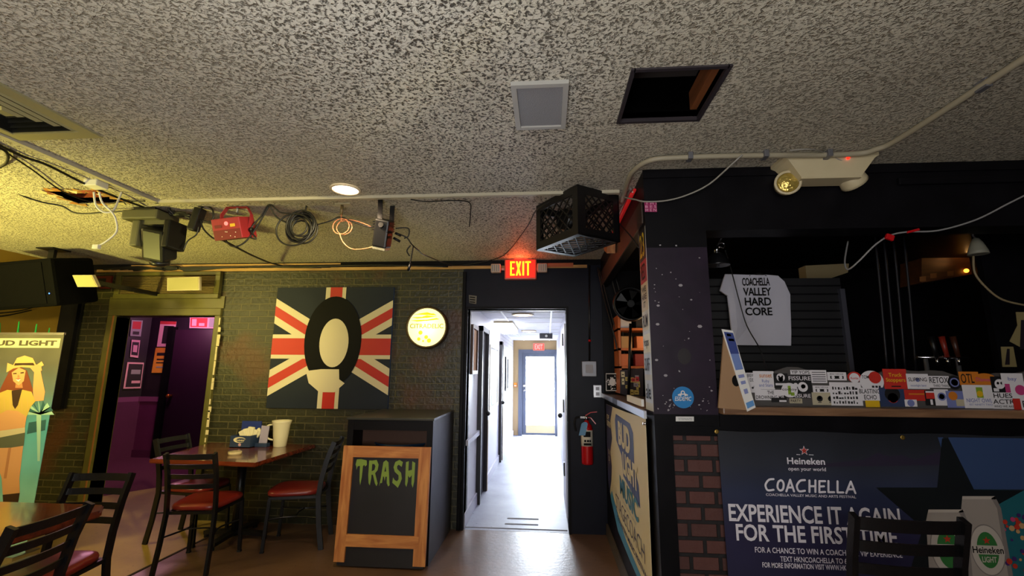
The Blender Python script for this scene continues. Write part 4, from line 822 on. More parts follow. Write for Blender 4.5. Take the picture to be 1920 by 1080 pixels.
# stickers on the pillar side strip and front
t = thing('sticker_strip', 'narrow pillar edge covered with red, cream and white stickers', 'stickers', (XS, 2.6, 1.3))
fr = Fr((XS-.001, 0, 0), (0, -1, 0), UP)
MB().slab(fr, [(-2.688, 1.29), (-2.505, 1.29), (-2.505, 2.30), (-2.688, 2.30)], .002, mat('pale_board', 'b8b8b4', .5)).build('backing', t)
fr = Fr((XS-.0015, 0, 0), (0, -1, 0), UP)
for z0, z1, mm, tx in ((2.12, 2.30, DKP, '23'), (1.99, 2.12, REDPAP, 'RED'), (1.83, 1.99, mat('cream_sticker', 'c8b48c', .5), 'WE\nARE\nIT'), (1.72, 1.83, WPAP, 'RUM'), (1.60, 1.70, mat('cream_sticker2', 'd0c8a8', .5), 'hops'), (1.48, 1.59, mat('pale_blue_sticker', 'b0bcd0', .5), 'SURF'), (1.33, 1.45, mat('pale_blue_sticker', 'b0bcd0', .5), 'ale')):
    m = MB(); m.slab(fr, [(-2.68, z0), (-2.515, z0), (-2.515, z1), (-2.68, z1)], .001, mm); m.text(fr, tx, -2.66, z0+.02, -2.54, z1-.02, mat('sticker_yellow', 'd0b020', .5) if mm is DKP else INK, .002, offset=.01); m.build('sticker', t)
FP = Fr((0, YF-.001, 0), (1, 0, 0), UP)
a, b = FP.px(1280.5, 745); BLU = mat('blue_sticker', '1478b8', .45); r = .055
m = MB(); m.disc(FP, a, b, r, BLU, .001); m.text(FP, 'ESIDEMIC', a-.042, b-.018, a+.042, b+.004, WPAP, .002, offset=.01, shear=.2)
for dx, dy, rr in ((0, .024, .011), (-.013, .013, .007), (.013, .013, .007), (-.022, .012, .004), (.022, .012, .004)): m.disc(FP, a+dx, b+dy, rr, WPAP, .002, seg=10)
m.disc(FP, a, b+.024, .006, BLU, .003, seg=8); m.build('round_sticker', None, 'round blue sticker low on the plum painted pillar', 'sticker')
m = MB(); m.pxpoly(FP, [(1207, 379), (1230, 378), (1231, 399), (1208, 399)], mat('magenta_sticker', '8c1450', .5), .014)
for k, s_ in enumerate(('T H I', 'B E S', 'M E N')): m.pxtext(FP, s_, 1209, 380.5+6.4*k, 1229.5, 385.5+6.4*k, PINKP, .0155, offset=.01)
m.build('square_sticker', None, 'small square magenta sticker at the top of the bar pillar', 'sticker')
m = MB(); m.pxpoly(FP, [(1267, 781), (1301, 781), (1301, 790), (1267, 790)], WPAP, .001); m.pxtext(FP, 'SITEPANTS', 1272, 783.5, 1297, 787.5, GREYM, .002); m.build('name_label', None, 'small white label strip on the black rail below the blue sticker', 'label')
m = MB()
for _ in range(46):
    x, z = rnd.uniform(.57, .85), rnd.choice((rnd.uniform(1.31, 2.2), rnd.uniform(1.3, 1.38))); r = rnd.uniform(.002, .0065)
    m.poly(FP, [(x+r*rnd.uniform(.5, 1.4)*math.cos(k*PI/3), z+r*rnd.uniform(.4, 1.2)*math.sin(k*PI/3)) for k in range(6)], mat('chipped_plaster', '9a9498', .8), .0008)
for px, py, k in ((1276, 535, 9), (1296, 562, 5), (1234, 573, 7), (1233, 608, 8), (1312, 612, 10), (1231, 675, 7), (1248, 704, 8)):
    a, b = FP.px(px, py); m.poly(FP, [(a+k*.0013*math.cos(i*PI/3), b+k*.0009*math.sin(i*PI/3)) for i in range(6)], MATS['chipped_plaster'], .001)
a, b = FP.px(1283, 668); m.disc(FP, a, b, .034, mat('dark_stain', '150a10', .5), .0009, ry=.042)
m.build('trim_11', kind='structure')

# sticker board along the ledge
t = thing('sticker_board', 'long low grey board crowded with band stickers standing on the bar ledge', 'board', (1.8, YF+.02, 1.325))
FK = Fr((0, YF+.02, 0), (1, 0, 0), UP)
top = [(x/20, 1.325+.175+.018*math.sin(x*.55)+.01*math.sin(x*1.3)) for x in range(19, 56)]
MB().slab(FK, [(2.75, 1.325)]+top[::-1]+[(.95, 1.325)][:1], .02, mat('grey_board', '4a4644', .5)).build('panel', t)
FK = Fr((0, YF+.0195, 0), (1, 0, 0), UP); SK = {'w': mat('sticker_white', 'd4d0d4', .5), 'k': mat('sticker_black', '141416', .45), 'r': mat('sticker_red', 'b82c22', .45), 'c': mat('sticker_cream', 'b0a68c', .5), 'y': mat('sticker_bright_yellow', 'd0a818', .45), 'b': mat('sticker_blue', '2c3858', .45), 'o': mat('sticker_orange', 'c07020', .45), 'p': mat('sticker_pink', 'b83c74', .45), 'g': mat('sticker_green', '7c9a28', .45), 'v': mat('sticker_violet', '6c74a8', .5)}
lift = [0]
def sticker(x0, y0, x1, y1, base, items=(), shape='rect'):
    lift[0] += .00035; l = lift[0]; m = MB(); a0, b0 = FK.px(x0, y1); a1, b1 = FK.px(x1, y0); W_, H_ = a1-a0, b1-b0
    if shape == 'disc': m.disc(FK, (a0+a1)/2, (b0+b1)/2, W_/2, SK[base], l, ry=H_/2)
    else: m.rect(FK, a0, b0, a1, b1, SK[base], l)
    for it in items:
        k = it[0]
        if k == 't': _, s_, u0, v0, u1, v1, c = it[:7]; m.text(FK, s_, a0+W_*u0, b0+H_*v0, a0+W_*u1, b0+H_*v1, SK[c], l+.00025, offset=.012)
        elif k == 'r': _, u0, v0, u1, v1, c = it; m.rect(FK, a0+W_*u0, b0+H_*v0, a0+W_*u1, b0+H_*v1, SK[c], l+.00012)
        elif k == 'd': _, u0, v0, r, c = it; m.disc(FK, a0+W_*u0, b0+H_*v0, r*W_, SK[c], l+.00018, seg=14)
    m.build('sticker', t)
bat = [('t', 'BREWING\nIDENT', .1, .55, .9, .95, 'k'), ('d', .6, .3, .12, 'k'), ('d', .78, .38, .08, 'k'), ('d', .42, .24, .08, 'k')]
sticker(1401, 699, 1424, 736, 'w', bat); sticker(1414, 696, 1450, 730, 'w', [('t', 'sunset', .3, .65, .9, .85, 'o'), ('t', 'Ruby\nand Stars', .25, .15, .9, .55, 'v')])
sticker(1452, 700, 1476, 728, 'k', [('d', .5, .72, .3, 'w'), ('d', .5, .6, .18, 'k'), ('r', .1, .2, .9, .34, 'w'), ('d', .38, .78, .07, 'k'), ('d', .62, .78, .07, 'k')])
sticker(1482, 694, 1519, 702, 'w', [('t', 'YIP YOPS', .05, .15, .95, .85, 'k')]); sticker(1480, 704, 1520, 737, 'k', [('t', 'FISSURE', .02, .72, .98, .95, 'w'), ('d', .6, .35, .22, 'w'), ('d', .3, .45, .1, 'w'), ('d', .62, .38, .1, 'k')])
sticker(1416, 731, 1474, 750, 'w', [('t', 'THE\nDROWNING MEN', .03, .1, .97, .9, 'k')]); sticker(1470, 738, 1520, 746, 'k', [('t', 'FISSURE', .3, .1, .98, .9, 'w')])
sticker(1466, 718, 1494, 745, 'w', [('t', 'codjoy', .05, .42, .95, .65, 'k'), ('r', .4, .2, .58, .8, 'g'), ('r', .55, .12, .78, .35, 'g')], 'disc'); sticker(1446, 746, 1475, 754, 'k', [('r', .5, .1, .95, .5, 'w')]); sticker(1480, 747, 1503, 756, 'c', [('t', 'PARTY', .1, .2, .9, .8, 'k')])
sticker(1521, 694, 1548, 718, 'w', [('r', .08, .12+.17*k, .92, .17+.17*k, 'k') for k in range(5)])
tape = [('r', .15, .2, .85, .55, 'k'), ('d', .3, .38, .09, 'w'), ('d', .7, .38, .09, 'w'), ('t', 'MIXED TAPE CLUB', .15, .7, .85, .85, 'k')]
sticker(1551, 698, 1585, 713, 'w', tape); sticker(1524, 723, 1556, 737, 'w', tape)
fox = [('d', .3, .5, .12, 'k'), ('d', .3, .56, .07, 'c'), ('d', .74, .5, .12, 'k'), ('d', .74, .56, .07, 'c'), ('r', .22, .18, .36, .24, 'k'), ('r', .66, .18, .8, .24, 'k')]
sticker(1523, 736, 1568, 759, 'c', fox)
sticker(1558, 717, 1612, 760, 'w', [('r', .08+.09*i, .08+.2*j, .08+.09*i+rnd.uniform(.03, .08), .08+.2*j+rnd.uniform(.06, .14), 'k') for i in range(9) for j in range(4)])
sticker(1589, 697, 1612, 717, 'r', [('d', .5, .42, .38, 'w'), ('t', 'Rumba', .22, .3, .78, .5, 'r')], 'disc'); sticker(1613, 695, 1653, 735, 'w', [('d', .65, .68, .26, 'r'), ('t', 'TOM', .1, .62, .4, .78, 'k'), ('r', .48, .12, .58, .3, 'k'), ('r', .62, .12, .72, .3, 'k'), ('r', .76, .12, .84, .3, 'k')], 'disc')
sticker(1609, 727, 1650, 751, 'w', [('t', 'BLASTING\nECHO', .06, .1, .94, .9, 'k')]); sticker(1622, 751, 1647, 763, 'y'); sticker(1650, 727, 1694, 762, 'b', [('d', .5, .45, .2, 'r'), ('d', .5, .65, .3, 'k'), ('d', .5, .4, .15, 'o')])
sticker(1657, 692, 1696, 729, 'r', [('t', 'Truck\nStoppers', .1, .3, .92, .8, 'y'), ('r', .3, .1, .7, .16, 'k')]); sticker(1700, 701, 1737, 729, 'w', [('t', 'SLIPPING', .08, .5, .92, .75, 'k'), ('d', .5, .6, .1, 'v'), ('t', 'moonlight band', .15, .12, .85, .3, 'v')])
sticker(1740, 705, 1776, 727, 'w', [('t', 'RETOX', .05, .4, .95, .9, 'k'), ('t', 'THIRD THING', .2, .08, .95, .28, 'k')]); sticker(1695, 731, 1734, 751, 'r', [('r', .2, .55, .9, .68, 'o')]); sticker(1695, 749, 1716, 762, 'w', [('d', .5, .5, .3, 'v')])
sticker(1734, 732, 1752, 760, 'k', [('r', .1, .45, .85, .85, 'r'), ('r', .4, .05, .6, .4, 'w'), ('r', .1, .85, .85, .95, 'w')]); sticker(1752, 730, 1774, 760, 'w', [('d', .5, .55, .3, 'v'), ('d', .5, .55, .2, 'w')]); sticker(1776, 704, 1797, 730, 'k', [('d', .5, .5, .36, 'v'), ('d', .5, .5, .26, 'k')], 'disc')
sticker(1774, 733, 1812, 764, 'v', [('d', .3, .7, .2, 'o'), ('r', .4, .1, .9, .5, 'c')]); sticker(1797, 697, 1830, 722, 'o', [('t', 'OTL', .08, .15, .75, .85, 'k')]); sticker(1823, 700, 1863, 723, 'o', [('t', 'Diamond', .12, .35, .88, .65, 'p')], 'disc')
sticker(1806, 722, 1860, 765, 'w', [('r', .42, .45, .62, .9, 'g'), ('d', .52, .62, .1, 'y'), ('t', 'NIGHT OWLS', .08, .25, .92, .42, 'v'), ('t', 'EST NINETY TWO', .15, .12, .85, .2, 'v')])
sticker(1857, 706, 1884, 737, 'k', [('d', .5, .55, .3, 'w'), ('d', .4, .6, .08, 'k'), ('d', .62, .6, .08, 'k'), ('r', .1, .1, .4, .3, 'w')]); sticker(1875, 700, 1912, 722, 'w', [('t', 'bay', .3, .3, .7, .7, 'v')]); sticker(1884, 720, 1925, 748, 'p', [('r', .2, 0, 1, 1, 'w'), ('d', .6, .6, .22, 'p')])
sticker(1858, 736, 1896, 766, 'w', [('t', 'HUES\nACTR', .04, .3, .96, .95, 'k'), ('t', 'WHO WE ARE', .05, .08, .9, .22, 'k')]); sticker(1897, 747, 1911, 768, 'r'); sticker(1911, 747, 1940, 768, 'w', [('t', 'FUS', .1, .2, .9, .8, 'k')])

# folded menu card / cardboard tent at the left of the ledge
t = thing('menu_stand', 'tan wooden A shaped stand with a blue and white menu sheet on the bar ledge', 'stand', (.95, YF, 1.325))
fr = Fr((0, YF-.055, 0), (1, 0, 0), UP)
m = MB(); P_ = [fr.px(*q) for q in ((1347, 765), (1400, 769), (1372, 640), (1358, 618))]; m.slab(fr, P_, .012, mat('tan_card', '9a7856', .6)); a, b = fr.px(1380, 714); m.disc(fr, a, b, .02, INK, .001, ry=.028); m.build('side_board', t)
fr = Fr((0, YF-.058, 0), (1, 0, 0), UP); q = [(1353, 617), (1374, 620), (1417, 764), (1401, 772)]; m = MB(); m.slab(fr, [fr.px(*k) for k in q][::-1], .003, WPAP)
L_ = lambda u_, v_: (q[0][0]*(1-v_)+q[3][0]*v_+((q[1][0]-q[0][0])*(1-v_)+(q[2][0]-q[3][0])*v_)*u_, q[0][1]*(1-v_)+q[3][1]*v_+((q[1][1]-q[0][1])*(1-v_)+(q[2][1]-q[3][1])*v_)*u_)
for u0, v0, u1, v1, mm in ((.12, .03, .95, .3, mat('menu_blue', '2a3c80', .5)), (.12, .3, .9, .5, mat('menu_sky', '6a80b8', .5)), (.3, .05, .7, .08, WPAP), (.35, .11, .85, .14, WPAP), (.2, .56, .8, .6, mat('menu_violet', '8088b8', .5)), (.25, .64, .75, .68, MATS['menu_violet']), (.3, .74, .7, .8, MATS['menu_violet']), (.12, .9, .95, .97, mat('menu_light', '5a90c8', .5))):
    m.pxpoly(fr, [L_(u0, v1), L_(u1, v1), L_(u1, v0), L_(u0, v0)], mm, .001)
m.build('menu_sheet', t)

# banner on the bar front
BW = 2.62; BX0, BX1, BZ0, BZ1 = .855, 3.2, .12, 1.205
FH = Fr((0, YF-.022, 0), (1, 0, 0), UP)
def bmat(name, stops):                          # the printed night sky gradient of the banner
    m = bpy.data.materials.new(name); m.use_nodes = True; nt = m.node_tree; b = nt.nodes['Principled BSDF']; N = nt.nodes.new; L = nt.links.new
    tc = N('ShaderNodeTexCoord'); sp = N('ShaderNodeSeparateXYZ'); r = N('ShaderNodeValToRGB'); L(tc.outputs['Generated'], sp.inputs[0]); L(sp.outputs['Z'], r.inputs[0])
    while len(r.color_ramp.elements) < len(stops): r.color_ramp.elements.new(.5)
    for e, (p_, c_) in zip(r.color_ramp.elements, stops): e.position = p_; e.color = lin(c_)
    n = N('ShaderNodeTexNoise'); n.inputs['Scale'].default_value = 2.5; L(tc.outputs['Object'], n.inputs['Vector'])
    mx = N('ShaderNodeMixRGB'); mx.blend_type = 'OVERLAY'; mx.inputs[0].default_value = .5; L(r.outputs[0], mx.inputs[1]); L(n.outputs['Fac'], mx.inputs[2]); L(mx.outputs[0], b.inputs['Base Color']); b.inputs['Roughness'].default_value = .45
    return m
BAN = bmat('night_sky_print', [(0, '173e48'), (.3, '23223f'), (.55, '262446'), (.72, '2c3452'), (.85, '2a2e3a'), (1, '1e2026')])
MTN = mat('printed_mountains', '2b2438', .45); STARD = mat('printed_dark_star', '0c1216', .45); TEAL = mat('printed_teal', '1c5c66', .45); SKYB = mat('printed_sky_blue', '32466e', .45); LETW = mat('banner_white', 'e6e2ea', .45)
t = thing('beer_banner', 'large dark blue printed festival banner hanging on the bar front', 'banner', (2.0, YF-.02, BZ0))
m = MB()
xs = [.855+(3.2-.855)*i/24 for i in range(25)]; topz = lambda x: 1.205-.004*math.sin((x-.87)/.58*PI*2)
m.slab(FH, [(.862, .12), (3.2, .12)]+[(x, topz(x)) for x in xs[::-1]], .003, BAN)
m.pxpoly(FH, [(1480, 872), (1560, 868), (1620, 862), (1645, 849), (1668, 856), (1690, 853), (1715, 862), (1745, 852), (1765, 846), (1765, 872), (1480, 876)], MTN, .0006)
m.pxpoly(FH, [(1758, 820), (1768, 820), (1774, 850), (1778, 820), (1925, 822), (1925, 917), (1790, 917)], SKYB, .0008)
m.pxpoly(FH, [(1775, 917), (1925, 919), (1925, 1090), (1880, 1090), (1870, 960), (1760, 930)], TEAL, .0009)
m.pxpoly(FH, [(1642, 914), (1757, 914), (1766, 822), (1778, 822), (1826, 918), (1920, 919), (1800, 985), (1810, 1090), (1700, 1090), (1730, 990)], STARD, .0013)
a, b = FH.px(1507.5, 845); RS = mat('banner_red', 'b03020', .45); m.star(FH, a, b, .024, LETW, .0016); m.star(FH, a, b, .019, RS, .002)
m.pxpoly(FH, [(1493, 851.5), (1500, 852), (1500, 853), (1493, 852.5)], LETW, .002); m.pxpoly(FH, [(1516, 852), (1525, 852.5), (1525, 853.5), (1516, 853)], LETW, .002)
m.pxtext(FH, 'Heineken', 1476, 857.6, 1546, 870, LETW, offset=.02); m.pxtext(FH, 'open your world', 1478, 875, 1548, 884, LETW, offset=.008)
# hand drawn festival lettering, stroke by stroke
def strokes(m, fr, x0, y0, x1, y1, letters, w, mm, l=.002):
    n = len(letters)
    for i, (ch, wd) in enumerate(letters):
        pass
    tot = sum(wd for _, wd in letters); x = x0; lf = iter([2e-6*k for k in range(2000)])
    for ch, wd in letters:
        cw = (x1-x0)*wd/tot
        for st in ch:
            pts = [fr.px(x+cw*.08+cw*.84*u_, y1+(y0-y1)*v_+(x-x0)*.03) for u_, v_ in st]
            pts = [(q_.x, q_.y) for q_ in smooth_path([(a_, b_, 0) for a_, b_ in pts], 5)] if len(pts) > 4 else pts
            for (ax_, ay_), (bx_, by_) in zip(pts, pts[1:]):
                dx, dy = bx_-ax_, by_-ay_; L_ = math.hypot(dx, dy) or 1; nx, ny = -dy/L_*w/2, dx/L_*w/2
                m.poly(fr, [(ax_+nx, ay_+ny), (ax_-nx, ay_-ny), (bx_-nx, by_-ny), (bx_+nx, by_+ny)], mm, l+next(lf))
            for a_, b_ in pts: m.disc(fr, a_, b_, w/2, mm, l+next(lf), seg=10)
        x += cw
Cc = [[(.85, .95), (.4, .9), (.1, .6), (.08, .35), (.3, .08), (.85, .12)]]; Oo = [[(.55, .9), (.2, .75), (.1, .35), (.4, .1), (.8, .2), (.9, .6), (.7, .85), (.45, .88)]]
Aa = [[(.05, .05), (.5, .95), (.95, .05)], [(.25, .35), (.8, .35)]]; Hh = [[(.15, .95), (.15, .05)], [(.85, .95), (.85, .05)], [(.15, .5), (.85, .5)]]
Ee = [[(.9, .92), (.15, .92), (.15, .05), (.9, .08)], [(.15, .5), (.75, .52)]]; Ll = [[(.15, .95), (.15, .08), (.9, .08)]]
strokes(m, FH, 1432, 897, 1606, 921, [(Cc, 1.2), (Oo, .9), (Aa, 1), (Cc, 1.2), (Hh, 1), (Ee, .9), (Ll, .9), (Ll, .9), (Aa, 1.2)], .0095, LETW)
m.pxtext(FH, 'COACHELLA VALLEY MUSIC AND ARTS FESTIVAL', 1436, 924.7, 1604, 929.5, LETW, offset=.01)
def tline(s_, x0, y0, x1, y1, off=.018, sp=1.0): m.pxtext(FH, s_, x0, y0, x1, y1, LETW, .0022, offset=off, spacing=sp)
tline('EXPERIENCE IT AGAIN', 1367, 944, 1686, 977, .022); tline('FOR THE FIRST TIME', 1381, 981.6, 1680, 1013.5, .022)
tline('FOR A CHANCE TO WIN A COACHELLA VIP EXPERIENCE', 1415.5, 1025, 1690, 1035.5, .012); tline('TEXT HKNCOACHELLA TO 64636.', 1463, 1042.5, 1608, 1052.5, .012); tline('FOR MORE INFORMATION VISIT WWW.HKNCOACHELLA.COM', 1429.5, 1053.8, 1660, 1063.5, .012)
CANS = mat('printed_silver', '9a9088', .4); CAND = mat('printed_can_shade', '7a726e', .4); GRN = mat('printed_green', '2f6a34', .4); CANL = mat('printed_pale_silver', 'b4aaa0', .4)
def can(x0, y0, x1, y1, lean, name, vc=.53):            # printed can, its outline in picture pixels on the banner plane
    w = x1-x0; Q = lambda u_, v_: (x0+w*u_+lean*v_, y0+(y1-y0)*v_)
    m.pxpoly(FH, [Q(*k) for k in ((.1, 0), (.9, .0), (1.0, .12), (1.02, 1), (0, 1), (.02, .12))][::-1], CANS, .0026)
    m.pxpoly(FH, [Q(*k) for k in ((.8, .02), (.9, .0), (1.0, .12), (1.02, 1), (.9, 1), (.9, .12))][::-1], CAND, .003)
    m.pxpoly(FH, [Q(*k) for k in ((.1, 0), (.9, 0), (.92, .03), (.08, .03))][::-1], CANL, .003)
    cx_, cy_ = FH.px(*Q(.5, vc)); ra = abs(FH.px(*Q(.98, vc))[0]-cx_)*.88; m.disc(FH, cx_, cy_, ra, CAND, .0031, ry=ra*1.5, seg=36); m.disc(FH, cx_, cy_, ra*.95, CANL, .0033, ry=ra*1.43, seg=36); m.disc(FH, cx_, cy_, ra*.62, GRN, .0036, ry=ra*1.05, seg=30)
    m.rect(FH, cx_-ra*.95, cy_-ra*.26, cx_+ra*.95, cy_+ra*.26, CANL, .0039); m.text(FH, 'Heineken', cx_-ra*.9, cy_-ra*.2, cx_+ra*.9, cy_+ra*.2, INK, .0043, offset=.02)
    m.star(FH, cx_, cy_+ra*.55, ra*.24, RS, .0042)
    if name: m.text(FH, name, cx_-ra*.42, cy_-ra*.72, cx_+ra*.42, cy_-ra*.38, CANL, .0043, offset=.02)
can(1732, 955, 1812, 1140, 14, None, .40); can(1796, 930, 1872, 1120, 32, 'LIGHT')
for k in range(26):
    x, y = rnd.uniform(1882, 1925), rnd.uniform(962, 1080); a, b = FH.px(x, y); m.disc(FH, a, b, rnd.uniform(.006, .014), rnd.choice((RS, mat('print_pink', 'b03a6a', .5), mat('print_violet', '3c1f60', .5), MATS['print_violet'], mat('print_peach', 'b89060', .5))), .0026+.0001*k, seg=7)
def ripple(p_): p_ = p_.copy(); p_.y += .006*math.sin(p_.x*9+p_.z*3)*min(1, max(0, (1.2-p_.z)*2)); return p_
m.build('printed_sheet', t)
for px, py in ((1343, 809), (1691, 820)):
    a, b = FH.px(px, py); m = MB(); m.lathe([(.006, 0), (.011, 0), (.011, .003), (.006, .003)], mat('brass_eyelet', 'b09048', .35, .8), Matrix.Translation(FH.p(a, b, .004)) @ Matrix.Rotation(PI/2, 4, 'X'), 18); m.build('eyelet', t)

# beer music banner on the side wall
t = thing('music_banner', 'cream and navy beer music banner draped on the side of the bar', 'banner', (XS-.04, 3.5, .3))
FM = Fr((XS-.022, 0, 0), (0, -1, 0), UP); CRB = mat('banner_cream', 'cfc39c', .55); NVB = mat('banner_navy', '2b2a4a', .5); BBL = mat('banner_blue', '34406e', .5); TLB = mat('banner_teal', '2a7088', .5); SKB = mat('banner_sky', '3a86b0', .5)
m = MB()
out = [(-4.33, .55), (-4.15, .43), (-3.8, .30), (-3.3, .285), (-2.63, .29), (-2.62, 1.245), (-3.2, 1.225), (-3.8, 1.21), (-4.33, 1.20)]
m.slab(FM, out, .003, CRB)
m.poly(FM, [(-4.33, .55), (-4.22, .475), (-4.10, .60), (-4.05, .72), (-4.12, .82), (-3.98, .95), (-4.06, 1.08), (-3.9, 1.208), (-4.33, 1.20)], NVB, .001)
m.poly(FM, [(-4.18, .455), (-4.15, .43), (-3.8, .30), (-3.3, .285), (-2.63, .29), (-2.63, .32), (-3.0, .345), (-3.4, .36), (-3.7, .41), (-3.95, .47), (-4.08, .52)], SKB, .0015)
m.poly(FM, [(-3.78, 1.12), (-3.72, 1.17), (-3.1, 1.165), (-3.0, 1.12), (-3.0, .92), (-2.88, .84), (-2.86, .72), (-3.45, .77), (-3.5, .90), (-3.74, .97)], BBL, .0012)
m.text(FM, 'BUD', -3.62, .96, -3.12, 1.13, CRB, .003, offset=.05); m.text(FM, 'LIGHT', -3.44, .79, -2.90, .94, CRB, .003, offset=.05)
m.text(FM, 'MUSIC', -3.62, .615, -2.92, .745, TLB, .003, offset=.03); m.text(FM, 'festivals under the open sky', -3.5, .582, -3.0, .60, GREYM, .003)
m.text(FM, 'STAGECOACH', -3.86, .455, -2.78, .56, NVB, .003, offset=-.012); m.text(FM, "COUNTRY MUSIC FESTIVAL", -3.8, .385, -2.70, .42, NVB, .003, offset=.02)
m.text(FM, 'OF', -4.28, 1.08, -4.12, 1.12, CRB, .003, offset=.02); m.text(FM, 'summer', -4.28, 1.02, -4.02, 1.07, CRB, .003, offset=.02); m.text(FM, 'OK\nDJ', -4.24, .72, -4.12, .83, CRB, .003)
m.warp(lambda p_: Vector((p_.x-.012*(1+math.sin(p_.y*8))*min(1, (1.25-p_.z)*1.5), p_.y, p_.z))) if False else None
m.build('printed_sheet', t)
m = MB(); m.cyl((XS-.012, 2.60, 1.22), (XS-.04, 2.60, 1.22), .008, CHR); m.build('hook', t)

# red tube lights along the beam
t = thing('tube_lights', 'pair of red tube lights running along the ceiling edge of the bar side', 'light', (.5, 3.0, 2.5))
RT = mat('red_tube', 'a81c1c', .35, emit=('d02020', .25))
for dx, dz in ((0, 0), (.02, -.025)): MB().cyl((XS-.018-dx, 2.66, 2.575+dz), (XS-.018-dx, 3.45, 2.575+dz), .009, RT).build('red_tube', t)
MB().cyl((XS-.03, 2.66, 2.562), (XS-.03, 3.45, 2.562), .003, WPLA).build('white_stripe', t)
m = MB(); m.cyl((XS-.03, 2.72, CZ-.02), (XS-.03, 3.55, CZ-.03), .006, ALU); m.build('metal_rod', None, 'thin shiny metal rod beside the red tube lights', 'rod')
m = MB(); m.box((XS-.008, 2.55, 2.33), (XS, 4.60, 2.47), mat('brown_beam', '3a2a20', .5)); m.build('trim_12', kind='structure')
cable('wall_cable', 'black cables hanging beside the dark wall corner above the side ledge', [(.52, 4.5, 2.5), (.58, 4.45, 2.2), (.66, 4.4, 1.8), (.70, 4.35, 1.45)], .007, more=[[(.50, 4.45, 2.5), (.545, 4.4, 2.2), (.60, 4.3, 1.9), (.68, 4.3, 1.5)], [(.62, 4.4, 2.4), (.70, 4.4, 2.0), (.72, 4.4, 1.6)], [(.66, 4.4, 2.4), (.75, 4.4, 2.0), (.80, 4.35, 1.5)]])
cable('side_cable', 'thin black cable crossing the beam at the side opening', [P(1155, 412, 2.9), P(1180, 440, 2.75), P(1198, 465, 2.7)], .004)
# behind the side opening
t = thing('orange_shelf', 'orange plastic shelf unit with boxes inside the bar behind the side opening', 'shelf', (.78, 4.3, 1.29))
OPL = mat('orange_plastic', 'b8642c', .45)
m = MB(); m.box((.64, 4.2, 1.30), (.66, 4.5, 2.0), OPL)
for z in (1.52, 1.68, 1.86): m.box((.64, 4.2, z), (1.05, 4.5, z+.02), OPL)
m.build('frame', t)
for x, z, mm in ((.70, 1.54, mat('orange_box', 'c8703a', .5)), (.84, 1.54, mat('red_box', '8a2c20', .5)), (.72, 1.70, mat('tan_box', 'b08a50', .5)), (.86, 1.70, MATS['orange_box']), (.72, 1.88, WPAP), (.86, 1.88, mat('dark_box', '2a2422', .5))): MB().box((x-.05, 4.25, z), (x+.05, 4.4, z+.11), mm, bevel=.004).build('box', t)
lamp('bar_back_lamp', 'POINT', (.95, 4.0, 1.78), 2.0, (1, .62, .3), .06)
m = MB(); Mx = Matrix.Translation(P(1182, 570, 3.9)) @ Matrix.Rotation(PI/2, 4, 'X') ; t = thing('wall_fan', 'black round fan inside the bar at the side opening', 'fan', P(1182, 600, 3.9))
m.lathe([(.14, -.03), (.15, 0), (.14, .03), (.13, .03), (.13, -.03)], BPLA, Mx, 28); m.build('cage_ring', t)
m = MB()
for k in range(5):
    a = k*2*PI/5; m.face([Mx @ Vector((.03*math.cos(a), .03*math.sin(a), .01)), Mx @ Vector((.12*math.cos(a-.25), .12*math.sin(a-.25), .015)), Mx @ Vector((.12*math.cos(a+.35), .12*math.sin(a+.35), -.01))], MGD)
m.build('blades', t); MB().cyl(Mx @ Vector((0, 0, -.03)), Mx @ Vector((0, 0, .03)), .03, BPLA).build('hub', t)
m = MB(); m.cyl(P(1182, 600, 3.9)-Vector((0, 0, .03)), Vector((.66, 3.9, 1.285)), .012, BPLA); m.build('stem', t)
m = MB(); fr = Fr((0, 4.42, 0), (1, 0, 0), UP); P_ = [fr.px(*q) for q in ((1136, 733), (1161, 733), (1161, 700), (1136, 700))]; m.slab(fr, P_, .003, WPAP); c_ = ((P_[0][0]+P_[1][0])/2, (P_[0][1]+P_[2][1])/2)
m.rect(fr, P_[0][0]+.008, P_[0][1]+.008, P_[2][0]-.008, P_[2][1]-.008, INK, .001)
for k in range(26): a = rnd.uniform(0, 6.28); r_ = rnd.uniform(.02, .055); m.disc(fr, c_[0]+r_*math.cos(a), c_[1]+r_*1.2*math.sin(a), rnd.uniform(.004, .009), WPAP, .002, seg=6)
m.disc(fr, c_[0], c_[1], .03, WPAP, .0015, ry=.035); m.build('square_print', None, 'square black and white print standing on the dark side ledge', 'print')
t = thing('sticker_covered_board', 'low panel of yellowed stickers on the back of the side ledge', 'board', (.75, 4.3, 1.29))
fr = Fr((0, 4.15, 0), (1, 0, 0), UP); P_ = [fr.px(*q) for q in ((1163, 738), (1206, 752), (1206, 690), (1163, 694))]; MB().slab(fr, P_, .01, DKP).build('panel', t)
for k in range(16):
    x = P_[0][0]+.01+rnd.random()*(P_[1][0]-P_[0][0]-.05); z = P_[1][1]+.03+rnd.random()*.2; w_, h_ = rnd.uniform(.02, .04), rnd.uniform(.025, .06); m = MB(); m.rect(fr, x, z, x+w_, z+h_, rnd.choice((mat('yellowed_paper', 'b8a458', .6), CREAM, REDPAP, mat('yellowed_paper', 'b8a458', .6), GREYP)), .001+.0003*k); m.rect(fr, x+w_*.2, z+h_*.4, x+w_*.8, z+h_*.55, INK, .0012+.0003*k); m.build('sticker', t)

